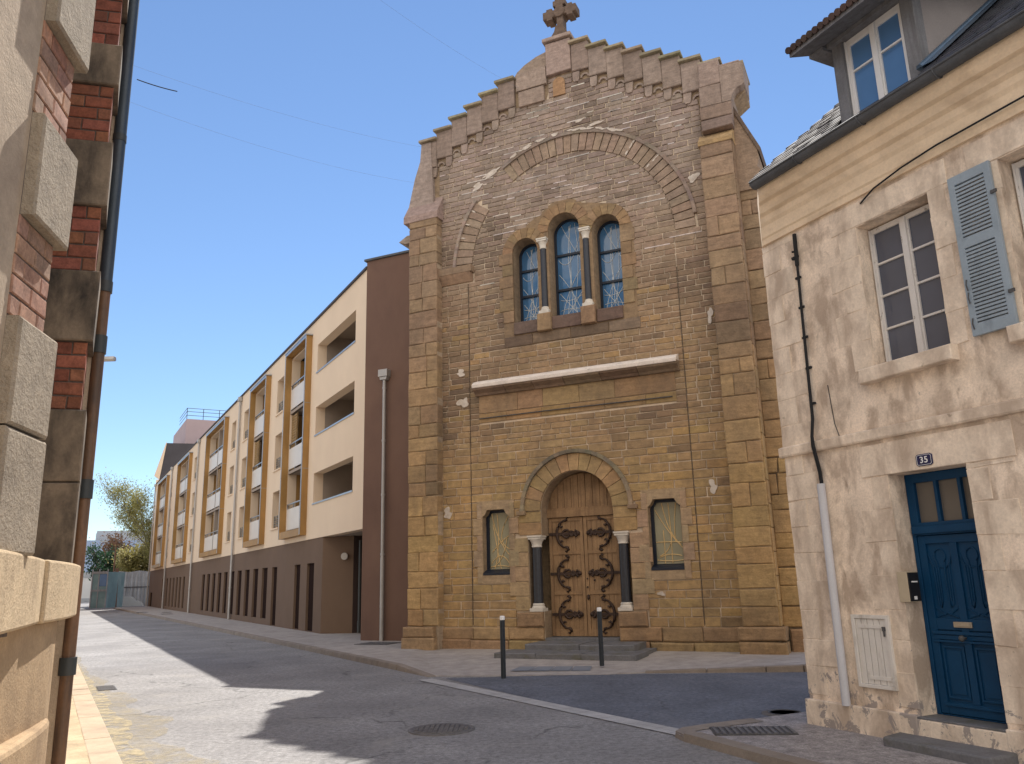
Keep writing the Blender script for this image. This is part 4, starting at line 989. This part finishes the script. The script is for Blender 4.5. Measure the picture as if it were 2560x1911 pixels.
# jamb B: faces the viewer, its right edge on the street line
w = L(FB); w.sh = .24; w.box(-1.0,-.05,.012,.5,1.4,9); w.build('mortar_bed', 'brickmortar', left)
for (a, b), (c, d) in zip(zb, zb[1:]):
    w = L(FB); w.sh = .24; rows = 5; h = (c-b)/rows
    for k in range(rows):
        xs = [-.9,-.68,-.46,-.24,-.04] if k % 2 else [-.9,-.79,-.57,-.35,-.14,-.04]
        for x0, x1 in zip(xs, xs[1:]): w.stone(x0+.005, x1-.005, 0.0, .45, b+k*h+.006, b+(k+1)*h-.006, .006, .003, var(BR, .28, .1))
    w.build('brickwork', 'redbrick', left)
for c, d in zones:
    w = L(FB); w.sh = .24; w.stone(-.95, .0, -.03, .5, c, d-.004, .01, .003); w.build('quoin_block', 'sootstone', left)
# window bay between A and B
w = L(FL); w.box(-1.75,-.02,-.75,-.70,1.5,9); w.build('window_back', 'darkbrown', left)
# street side beyond B
w = MB(FS, PA); w.box(-14,-.46,-5,.02,.0,9.0); w.build('street_wall', 'leftplaster', left)
w = MB(FS, PA)
for a, b in zb: w.box(-.9,-.5,-.03,.04,a,b)
w.build('street_quoin', 'ledgestone', left, .01)
# ledge band, slightly bowed, over a recessed base
def bowed(w, y, z0, z1, xa, xb, n=14, bow=.05, dep=.7, endr=.12):
    pts = []
    for i in range(n+1):
        t = i/n; x = xa+(xb-xa)*t; pts.append((x, y-bow*(2*t-1)**2))
    poly = pts+[(xb,y-dep),(xa,y-dep)]
    w.prism_xy(poly, z0, z1)
w = L(FL)
bowed(w, .05, 1.425, 1.775, -.78, 2.2); bowed(w, .05, 1.425, 1.772, -2.12, -.788, 8, .03)
w.build('ledge', 'ledgestone', left, .015)
w = L(FL); pts = [(2.2,-.26),(1.0,-.20),(.2,-.14),(-.5,-.07),(-1.0,-.02),(-1.3,.0),(-1.48,-.005),(-1.62,-.05),(-1.74,-.15),(-1.80,-.3),(-1.82,-.6),(-1.82,-1.2),(2.2,-1.2)]
w.prism_xy(pts, .0, 1.424); w.build('base_wall', 'basewall', left, .01)
w = L(FL); pts = [(2.2,-.14),(1.0,-.09),(.2,-.04),(-.5,.02),(-.9,.04),(-1.2,.04),(-1.38,.02),(-1.54,-.05),(-1.64,-.15),(-1.70,-.3),(-1.70,-1.1),(2.2,-1.1)]
w.prism_xy(pts, .0, .86); w.build('base_plinth', 'basewall', left, .03)
# rainwater pipe
px_, py_ = -3.2-PA[0], 6.02-PA[1]
w = MB(); w.tube([(px_,py_,3.92),(px_,py_,9)], .05, 14); dp = w.build('rainwater_pipe', 'zincpipe', left)
w = MB(); w.tube([(px_,py_,.0),(px_,py_,3.95)], .045, 14); w.build('lower_pipe', 'coppipe', dp)
for z0, z1, r in ((3.88,3.97,.056),(3.38,3.52,.054),(2.26,2.40,.056),(1.02,1.14,.058),(5.2,5.26,.054),(6.6,6.66,.054)): w = MB(); w.tube([(px_,py_,z0),(px_,py_,z1)], r, 14); w.box(px_-.12,px_,py_-.01,py_+.01,z0+.02,z0+.06); w.build('collar', 'darkpipe', dp)

# ------------------------------------------------------------------ GROUND
def sheet(name, poly, z, m, kind='structure', skirt=0):
    w = MB()
    if skirt: w.prism_xy(poly, z-skirt, z)
    else: w.add([(x,y,z) for x, y in poly], [tuple(range(len(poly)))])
    return w.build(name, m, kind=kind)
sheet('ground', [(-400,-200),(400,-200),(400,700),(-400,700)], 0, 'asphalt')
sheet('side_road', [(-1.25,14.35),(1.62,8.95),(3.0,9.7),(3.4,9.9),(40,22),(40,30),(4.7,13.9),(1.9,14.25),(1.0,14.4)], .004, 'asphalt2')
kd = Vector((math.sin(R(-30.2)), math.cos(R(-30.2)))); kn = Vector((kd.y, -kd.x))   # kn points right
K0 = Vector((-1.85,15.1))
far = K0+kd*64
# right-hand pavement: raised behind a kerb, flush at the crossing
w = MB(); zt = .10
q0 = K0+kd*.9+kn*.1; q1 = K0-kd*.5+kn*.1; F1 = far+kn*.1
front = [(F1.x,F1.y,zt),(q0.x,q0.y,zt),(q1.x,q1.y,.012),(-.6,14.52,.012),(1.5,14.28,.012),(2.15,14.40,.02),(4.63,14.02,zt),(14,14.5,zt)]
back = [(F1.x+12,F1.y+4,zt),(-3.5,24.5,zt),(-2.4,21.2,zt),(0.2,19.2,zt),(1.6,18.6,zt),(2.6,18,zt),(6,16.5,zt),(14,16.6,zt)]
w.add(front+back, [(i,i+1,9+i,8+i) for i in range(7)])
w.add(front+[(x,y,-.02) for x,y,z in front], [(i,i+1,9+i,8+i) for i in range(7)])
w.build('pavement', 'pave', kind='structure')
def kerbline(name, a, b, wdt, h0, h1, mname, L=.95, side=1, drop=None):
    a = Vector(a); b = Vector(b); d = (b-a); T = d.length; d.normalize(); n = Vector((d.y,-d.x))*side; w = MB(); t = 0
    while t < T-.05:
        l = min(L*rnd.uniform(.85,1.1), T-t); p = a+d*(t+.006); q = a+d*(t+l-.006)
        za = h0+(h1-h0)*t/T+rnd.uniform(-.003,.003); zb_ = h0+(h1-h0)*(t+l)/T+rnd.uniform(-.003,.003)
        vs = [(p.x,p.y,-.02),(q.x,q.y,-.02),(q.x+n.x*wdt,q.y+n.y*wdt,-.02),(p.x+n.x*wdt,p.y+n.y*wdt,-.02)]
        vt = [(p.x+n.x*.012,p.y+n.y*.012,za),(q.x+n.x*.012,q.y+n.y*.012,zb_),(q.x+n.x*wdt,q.y+n.y*wdt,zb_),(p.x+n.x*wdt,p.y+n.y*wdt,za)]
        w.add(vs+vt, [(4,5,6,7),(0,1,5,4),(1,2,6,5),(2,3,7,6),(3,0,4,7)], var((.5,.5,.5))); t += l
    return w.build(name, mname, kind='structure', bevel=.012)
kerbline('kerb', K0+kd*.9, far, .16, .105, .105, 'kerb')
kerbline('kerb', K0-kd*.55, K0+kd*.88, .16, .015, .103, 'kerb')
kerbline('kerb', (4.64,13.93), (14,14.45), .16, .105, .105, 'kerb', side=-1)
kerbline('kerb', (2.1,14.35), (4.63,13.93), .16, .03, .105, 'kerb', side=-1)
# pale strip of setts carrying the kerb line across the side road
w = MB(); a = Vector((-1.70,14.20)); b = Vector((1.58,8.86)); T = (b-a).length; d = (b-a).normalized(); n = Vector((-d.y,d.x)); t = 0
while t < T-.1:
    l = rnd.uniform(.3,.55); l = min(l, T-t); 
    for o in (0,.135): 
        p = a+d*(t+.004)+n*o; q = a+d*(t+l-.004)+n*o; m_ = n*.131
        w.add([(p.x,p.y,.009),(q.x,q.y,.009+rnd.uniform(-.002,.002)),(q.x+m_.x,q.y+m_.y,.009),(p.x+m_.x,p.y+m_.y,.009)], [(0,1,2,3)])
    t += l
w.build('stone_strip', 'strip', kind='structure')
# four dark slabs set in the pavement at the crossing
w = MB()
A_, B_, C_, D_ = Vector((-.18,14.93)), Vector((1.22,14.72)), Vector((1.30,15.2)), Vector((.0,15.35))
for k in range(4):
    s0, s1 = k/4+.006, (k+1)/4-.006
    p = [A_.lerp(B_, s0), A_.lerp(B_, s1), D_.lerp(C_, s1), D_.lerp(C_, s0)]
    w.add([(v.x, v.y, .026+.034*max(0, (v.y-14.72)/.6)) for v in p], [(0,1,2,3)])
w.build('slate_paving', 'slab', kind='structure')
# left pavement with its broad tan kerb
LK = Vector((-3.79,8.23)); ld = Vector((math.sin(R(-29.6)), math.cos(R(-29.6)))); ln = Vector((ld.y,-ld.x))
a = LK-ld*9; b = LK+ld*48; i1 = a-ln*.26; i2 = b-ln*.26
sheet('pavement', [(i1.x,i1.y),(i2.x,i2.y),(i2.x-3,i2.y-1),(i1.x-3,i1.y-1)], .075, 'sandpave')
kerbline('kerb', a, b, .27, .08, .08, 'tankerb', .85, side=-1)
w = MB(); N_ = 60                                           # sand and moss in the gutter
for k in range(N_):
    p = LK-ld*4+ld*(k*.32); q = p+ld*.32; wf = lambda k: (.40 if k < 22 else .40*max(.2,(1-(k-22)/30)))*(1+.25*math.sin(k*.7)+.15*math.sin(k*1.9)); wd, we = wf(k), wf(k+1)
    vs = [p+ln*.005, q+ln*.005, q+ln*we*.6, p+ln*wd*.6, q+ln*we*1.5, p+ln*wd*1.5]
    w.add([(v.x,v.y,.006) for v in vs], [(0,1,2,3)], (1,1,1)); w.add([(v.x,v.y,.006) for v in (vs[3],vs[2],vs[4],vs[5])], [(0,1,2,3)], (.45,.45,.45))
w.build('gutter_sand', 'sand', kind='stuff')
# house pavement with a rounded corner
hk = [Vector((4.85,1.7)), Vector((2.10,7.45)), Vector((1.60,8.58)), Vector((1.56,8.80)), Vector((1.66,8.98)), Vector((1.95,9.15)), Vector((2.5,9.42)), Vector((3.3,9.85)), Vector((6,11))]
sheet('pavement', [(v.x,v.y) for v in hk]+[(8,9),(8,1.7)], .05, 'gravelpave', skirt=.05)
w = MB(); pts = hk[:7]; ins = []
for i, v in enumerate(pts):
    t = (pts[min(i+1,len(pts)-1)]-pts[max(0,i-1)]).normalized(); ins.append(v+Vector((t.y,-t.x))*.2)
for i in range(len(pts)-1):
    p, q, r2, s2 = pts[i], pts[i+1], ins[i+1], ins[i]
    h = .075 if i < 2 else .062
    w.add([(p.x-.01,p.y,-.01),(q.x-.01,q.y,-.01),(q.x+.004,q.y,h),(p.x+.004,p.y,h),(r2.x,r2.y,h-.006),(s2.x,s2.y,h-.006)], [(0,1,2,3),(3,2,4,5)])
w.build('kerb', 'kerb', kind='structure')

# ------------------------------------------------------------------ STREET THINGS
def bollard(loc, label):
    w = MB(); w.lathe(0,0,[(.042,0),(.042,.93)],18); b = w.build('bollard', 'bollard'); tag(b, label, 'bollard', 'bollards by the church crossing'); b.location = loc
    w = MB(); w.lathe(0,0,[(.0425,.931),(.0425,.985),(.036,.997),(.001,1.0)],18); w.build('cap', 'enamelwhite', b); return b
bollard((-.27,14.14,0), 'slim dark bollard with white cap at the road edge left of the door steps')
bollard((1.46,15.12,.06), 'slim dark bollard with white cap right in front of the right church door leaf')
def cover(name, label, loc, az, sx, sy, bars, group=None, z=.0):
    t = MB(); t.box(-sx/2,sx/2,-sy/2,sy/2,-.01,.006)
    o = t.build(name, 'castiron'); o.location = loc; o.rotation_euler = (0,0,R(90-az)); tag(o, label, 'drain cover' if 'drain' in name else 'manhole cover', group)
    w = MB()
    if bars:
        n = int(sx/.06)
        for k in range(n): x = -sx/2+.02+k*sx/n; w.box(x, x+.028, -sy/2+.02, sy/2-.02, .006, .014)
    else:
        for k in range(5):
            for j in range(4): x = -sx/2+sx*(k+.5)/5; y = -sy/2+sy*(j+.5)/4; w.box(x-sx*.07, x+sx*.07, y-sy*.08, y+sy*.08, .006, .010)
    w.build('bars' if bars else 'plate_pattern', 'wornlid', o); return o
w = MB(); w.lathe(0,0,[(.37,-.01),(.37,.006),(.34,.010),(.33,.004)],40); w.lathe(0,0,[(.32,-.01),(.32,.008),(.001,.008)],40)
mh = w.build('manhole_cover', 'wornlid'); mh.location = (-.88,9.57,.004); tag(mh, 'round cast iron manhole cover in the shaded road before the church', 'manhole cover')
w = MB()
for i in range(-5,6):
    for j in range(-5,6):
        if math.hypot(i,j) < 5.1: w.box(i*.055-.019, i*.055+.019, j*.055-.019, j*.055+.019, .008, .016)
w.build('tread_pattern', 'wornlid', mh)
w = MB(); w.lathe(0,0,[(.26,-.01),(.26,.010),(.001,.010)],32); m2 = w.build('manhole_cover', 'wornlid'); m2.location = (3.05,10.0,.006); tag(m2, 'small round manhole cover in the side road beside the beige house corner', 'manhole cover')
w = MB(); w.lathe(0,0,[(.2,.010),(.2,.016),(.17,.016),(.17,.010)],32); w.build('ring', 'castiron', m2)
cover('drain_grate', 'ribbed iron drain grate in the pavement at the beige house corner', (2.32,8.72,.056), 95, .8, .42, True)
cover('drain_grate', 'iron gutter grate beside the tan kerb on the sunlit side of the street', (-6.9,14.25,-.002), -29.6, .7, .3, True)
cover('access_cover', 'square brown access cover in the pavement before the maroon block', (-3.55,21.3,.104), 115, .95, .7, False)
apv = lambda u, o: (AP[0]+.4886*u-.8725*o, AP[1]-.8725*u-.4886*o, .104)
cover('access_cover', 'flat dark access cover in the far pavement, nearest the row of slit windows end', apv(-27.5,1.3), 150.76, 1.1, .6, False)
cover('access_cover', 'flat dark access cover in the far pavement close to the kerb, beyond the others', apv(-33.5,2.1), 150.76, 1.3, .6, False)
cover('access_cover', 'flat dark access cover in the far pavement set close to the brown wall', apv(-31.0,.9), 150.76, 1.0, .5, False)
# wall lamp on the left side of the street, cables overhead
lampr = thing('wall_lamp', 'small grey street lamp reaching out from the left row over the road', 'street lamp', (-13.3,24.04,8.5))
w = MB(); w.tube([(-.6,0,-.05),(.0,0,0),(.65,0,.02)], .03, 8); w.build('arm', 'darkpipe', lampr)
w = MB(); w.prism_yz([(-.1,0),(-.07,.09),(.07,.09),(.1,0),(.05,-.05),(-.05,-.05)], .6, 1.05); w.build('lamp_head', 'greypipe', lampr, .01)
def cable(label, a, b, sag, r, bright=False):
    a = Vector(a); b = Vector(b); w = MB()
    w.tube([tuple(a.lerp(b, i/24)+Vector((0,0,-sag*4*(i/24)*(1-i/24)))) for i in range(25)], r, 5)
    tag(w.build('overhead_cable', 'wire' if bright else 'blackcable'), label, 'cable', 'cables over the street')

def seg(px, py, dep):                                        # a point out in the street seen in that direction
    f = Vector((0,math.cos(R(13.671)),math.sin(R(13.671)))); u0 = Vector((0,-math.sin(R(13.671)),math.cos(R(13.671)))); r0_ = Vector((1,0,0)); a = R(-1.528)
    r1_ = r0_*math.cos(a)+u0*math.sin(a); u1_ = -r0_*math.sin(a)+u0*math.cos(a)
    return Vector((0,0,1.6))+(f+r1_*((px-1106.5)/1747.16)-u1_*((py-826)/1747.16))*dep
cable('thin cable running from the left row to the church shoulder, the lower of the two', seg(200,190,14), seg(930,400,22), .25, .0018, True)
cable('thin cable running from the left row to the church shoulder, the upper of the two', seg(200,110,14), seg(935,322,22), .2, .0018, True)
cable('faint cable crossing the sky left of the stone cross', seg(780,-30,16), seg(1120,190,20), .1, .0018, True)
cable('short dark cable end hanging beside the left rainwater pipe', seg(296,172,9), seg(383,198,9.3), .01, .006)

# ------------------------------------------------------------------ FAR END OF THE STREET
def box_thing(name, label, cat, loc, az): return thing(name, label, cat, loc, az)
UAZ = 61
t = thing('gabled_building', 'dark charcoal gable rising behind the far end of the apartments', 'building', (-35.6,80.6,0), 72)
w = MB(); w.prism_xz([(.1,0),(9,0),(9,15.85),(.55,15.85),(.1,12.2)], 0, 14); w.build('wall', 'charcoal', t)
w = MB(); w.prism_xz([(-.40,12.5),(.09,12.15),(.54,15.88),(.48,15.92)], -.06, .5); w.box(-.2,.09,-.02,.5,11.0,12.14); w.build('roof_edge', 'cream', t)
t = thing('roof_tower', 'pale pink stair tower with a railing above the apartment roof', 'building', (-32.4,79.6,0), UAZ)
w = MB(); w.box(0,9,3,14,0,18.6); w.build('wall', 'pink', t)
w = MB()
for zz in (19.0,19.4,19.75): w.tube([(.0,3.1,zz),(9,3.1,zz)], .03, 6); w.tube([(.0,3.1,zz),(.0,9,zz)], .03, 6)
for k in range(6): w.tube([(.02+k*1.6,3.1,18.3),(.02+k*1.6,3.1,19.75)], .035, 6)
w.build('railing', 'darkpipe', t)
t = thing('office_block', 'large glazed office block with painted sky-blue reflection at the end of the street', 'office block', (-81.5,152,0), 62)
w = MB(); w.box(0,14.0,0,20,0,10.6); w.build('wall', 'office', t)
w = MB(); w.box(3.4,14.5,4,16,10.6,12.6); w.build('plant_room', 'officedark', t)
w = MB()
for k in range(1,9): w.box(k*1.55,k*1.55+.05,-.02,0,0,10.5)
for zz in (2.2,4.4,6.6,8.8): w.box(0,14,-.021,-.001,zz,zz+.06)
w.build('glazing_joints', 'officedark', t)
t = thing('white_wall', 'long low white wall with grey coping across the end of the street', 'wall', (-61.5,114,0), 62)
w = MB(); w.box(0,10,0,.3,0,3.3); w.build('panel', 'white', t)
w = MB(); w.box(-.1,10.1,-.1,.4,3.31,4.0); w.box(-.05,10,-.06,0,0,.5); w.build('coping', 'officedark', t)
fo = thing('corrugated_fence', 'tall grey corrugated metal fence closing the plot after the apartments', 'fence', (-39.3,80.6,0), 92)
w = MB(); pts = []; n = 90; Lf = 5.2
for k in range(n+1): x = Lf*k/n; pts.append((x, .05*math.sin(k*1.05)+rnd.uniform(-.012,.012)))
w.add([(x,y,.05) for x,y in pts]+[(x,y+.02,3.25+.05*math.sin(x*3)) for x,y in pts], [(k,k+1,n+2+k,n+1+k) for k in range(n)]); w.build('sheet', 'fence', fo)
w = MB(); w.box(0,Lf,-.07,-.03,1.72,1.80); w.build('rail', 'charcoal', fo)
w = MB(); w.prism_xz([(0,0),(3.4,0),(3.1,.35),(2.6,.5),(2.2,.85),(1.2,.95),(0,1.0)], -.5,-.08); w.build('footing', 'officedark', fo)
t = thing('hoarding', 'pale teal glazed site hoarding beside the rusty post', 'hoarding', (-38.3,74.8,0), 88)
w = MB(); w.box(0,1.35,0,3.5,0,3.15); w.build('panel', 'teal', t)
w = MB(); w.box(-.05,1.4,-.06,0,3.0,3.2); w.box(-.05,1.4,-.05,0,1.45,1.62)
for x in (-.05,.55,1.3): w.box(x,x+.1,-.055,-.002,0,3.4)
w.build('frame', 'fence', t)
w = MB(); w.box(.66,1.28,-.03,-.003,1.9,2.95); w.build('pane', 'skyglass', t)
w = MB(); w.lathe(0,0,[(.22,0),(.2,1.1),(.16,3.5)],10); o = w.build('wooden_post', 'post'); o.location = (-37.2,77.0,0); tag(o, 'thick rusty brown post between the teal hoarding and the corrugated fence', 'post')
t = thing('street_lamp', 'thin dark lamp post in front of the far tree', 'street lamp', (-41.0,84.2,0))
w = MB(); w.tube([(0,0,0),(0,0,6.3)], .08, 8); w.tube([(0,0,6.2),(-.9,0,6.4)], .05, 6); w.build('pole', 'post', t)
w = MB(); w.box(-1.6,-.85,-.12,.12,6.33,6.45); w.build('lamp_head', 'officedark', t)
t = thing('terraced_house', 'sliver of a warm brown house front far down the left side', 'house', (-29.95,56.2,0), -29.24+180)
w = MB(); w.box(-22,0,-6,0,0,4.0); w.box(-22,-2,-6,-.05,4.0,8.2); w.build('wall', 'terracotta', t)
w = MB()
for k in range(4): w.box(-20+k*4.6,-18.6+k*4.6,-.01,.02,1.0,2.8)
w.build('window', 'darkglass', t)
w = MB(); w.prism_yz([(-6.3,8.2),(.3,8.2),(-3,10)], -22.2, -1.9); w.build('roof', 'tile', t)

# trees
def tree(name, label, loc, h, rad, nleaf, cols, crown_z, lean=0, seed=1, leafs=.085, airy=True):
    rr = random.Random(seed); t = thing(name, label, 'tree', loc)
    w = MB(); tips = []
    def branch(p, d, L, r, depth):
        pts = [p]; q = Vector(p); dd = Vector(d).normalized(); k = 5
        for i in range(k):
            dd = (dd+Vector((rr.uniform(-.16,.16),rr.uniform(-.16,.16),rr.uniform(-.03,.12)))).normalized(); q = q+dd*L/k; pts.append(q.copy())
            if depth > 0 and i >= 1:
                for _ in range(2 if depth > 1 else 2):
                    a = rr.uniform(0,2*PI); s = Vector((math.cos(a),math.sin(a),rr.uniform(.1,.8))); branch(q.copy(), (dd*.5+s*.8), L*rr.uniform(.36,.58), r*.45, depth-1)
            if depth <= 1: tips.append(q.copy())
            elif i >= 3 and rr.random() < .3: tips.append(q.copy())
        w.tube([tuple(x) for x in pts], [max(.012, r*(1-.75*i/k)) for i in range(k+1)], 6)
    branch(Vector((0,0,0)), Vector((lean,0,1)), h*.8, h*.018, 3)
    w.build('trunk', 'bark', t)
    c = MB()
    for i in range(nleaf):
        p = rr.choice(tips)+Vector((rr.gauss(0,.5),rr.gauss(0,.5),rr.gauss(0,.42)))*(1 if airy else 1.1)
        if p.z < crown_z: continue
        s = leafs*rr.uniform(.6,1.3); a = Vector((rr.gauss(0,1),rr.gauss(0,1),rr.gauss(0,1))).normalized(); b = a.cross(Vector((rr.gauss(0,1),rr.gauss(0,1),rr.gauss(0,1)))).normalized()
        cc = lerp(cols[0], cols[1], rr.random())
        c.add([tuple(p-a*s), tuple(p+b*s*.5), tuple(p+a*s), tuple(p-b*s*.5)], [(0,1,2,3)], cc)
    c.build('crown', 'leaf', t)
tree('birch_tree', 'airy spring green tree behind the corrugated fence', (-38.3,88.0,0), 9.6, 3, 30000, ((.22,.21,.055),(.36,.33,.13)), 1.6, .0, 21)
tree('pine_tree', 'small dark green conifer in front of the blue office block', (-53.5,108.5,0), 5.3, 2, 3500, ((.02,.05,.025),(.04,.085,.04)), .8, 0, 9, .2, False)
tree('copper_tree', 'reddish brown tree behind the small conifer', (-56.8,117.5,0), 6.9, 2, 3800, ((.10,.055,.035),(.17,.10,.055)), 2, .05, 12, .2, False)
tree('birch_tree', 'low light green tree at the left edge of the fence', (-42.6,92,0), 5.2, 2, 9000, ((.22,.20,.06),(.36,.31,.13)), 1.5, 0, 15, .16)

# ------------------------------------------------------------------ LIGHT, SKY, CAMERA
SUN_AZ, SUN_EL = 4.0, 52.0
wd = bpy.data.worlds.new('World'); scene.world = wd; wd.use_nodes = True
nt = wd.node_tree; nt.nodes.clear(); out = nt.nodes.new('ShaderNodeOutputWorld'); bg = nt.nodes.new('ShaderNodeBackground')
sk = nt.nodes.new('ShaderNodeTexSky'); sk.sky_type = 'NISHITA'; sk.sun_disc = False; sk.sun_elevation = R(SUN_EL); sk.sun_rotation = R(SUN_AZ)
sk.altitude = 200; sk.air_density = 1.0; sk.dust_density = 0.0; sk.ozone_density = 4.5
# unseen cloud bank opposite the sun, added to brighten the shaded fronts
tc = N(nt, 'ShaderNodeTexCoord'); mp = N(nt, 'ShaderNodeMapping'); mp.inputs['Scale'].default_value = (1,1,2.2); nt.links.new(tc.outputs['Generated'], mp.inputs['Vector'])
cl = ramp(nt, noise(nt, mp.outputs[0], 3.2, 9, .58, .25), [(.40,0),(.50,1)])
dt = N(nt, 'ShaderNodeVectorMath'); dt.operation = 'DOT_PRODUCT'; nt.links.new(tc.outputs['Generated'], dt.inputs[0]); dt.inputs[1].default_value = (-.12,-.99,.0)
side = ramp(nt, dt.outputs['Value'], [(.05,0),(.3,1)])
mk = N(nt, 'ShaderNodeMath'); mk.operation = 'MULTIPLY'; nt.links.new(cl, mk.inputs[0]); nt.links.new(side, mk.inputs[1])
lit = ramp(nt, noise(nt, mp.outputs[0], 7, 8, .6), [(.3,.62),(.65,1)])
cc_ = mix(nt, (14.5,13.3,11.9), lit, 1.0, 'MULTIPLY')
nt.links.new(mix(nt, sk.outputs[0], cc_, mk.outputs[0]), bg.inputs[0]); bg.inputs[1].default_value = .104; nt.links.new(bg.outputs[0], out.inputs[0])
sd = bpy.data.lights.new('Sun', 'SUN'); sd.energy = 5.0; sd.angle = R(.53); sd.color = (1,.95,.87)
so = bpy.data.objects.new('Sun', sd); COL.objects.link(so)
dirv = Vector((math.sin(R(SUN_AZ))*math.cos(R(SUN_EL)), math.cos(R(SUN_AZ))*math.cos(R(SUN_EL)), math.sin(R(SUN_EL))))
so.rotation_euler = dirv.to_track_quat('Z', 'Y').to_euler(); so.location = (0,0,40)
cam = bpy.data.cameras.new('Camera'); cam.sensor_width = 36; cam.lens = .7895*36; cam.clip_end = 2000; cam.clip_start = .05
co = bpy.data.objects.new('Camera', cam); COL.objects.link(co)
p = R(13.671); r = R(-1.528)
f = Vector((0,math.cos(p),math.sin(p))); u0 = Vector((0,-math.sin(p),math.cos(p))); r0_ = Vector((1,0,0))
r1_ = r0_*math.cos(r)+u0*math.sin(r); u1_ = -r0_*math.sin(r)+u0*math.cos(r)
co.matrix_world = Matrix(((r1_.x,u1_.x,-f.x,0),(r1_.y,u1_.y,-f.y,0),(r1_.z,u1_.z,-f.z,1.6),(0,0,0,1)))
scene.camera = co
scene.view_settings.view_transform = 'Standard'; scene.view_settings.look = 'None'; scene.view_settings.exposure = .6; scene.view_settings.gamma = 1
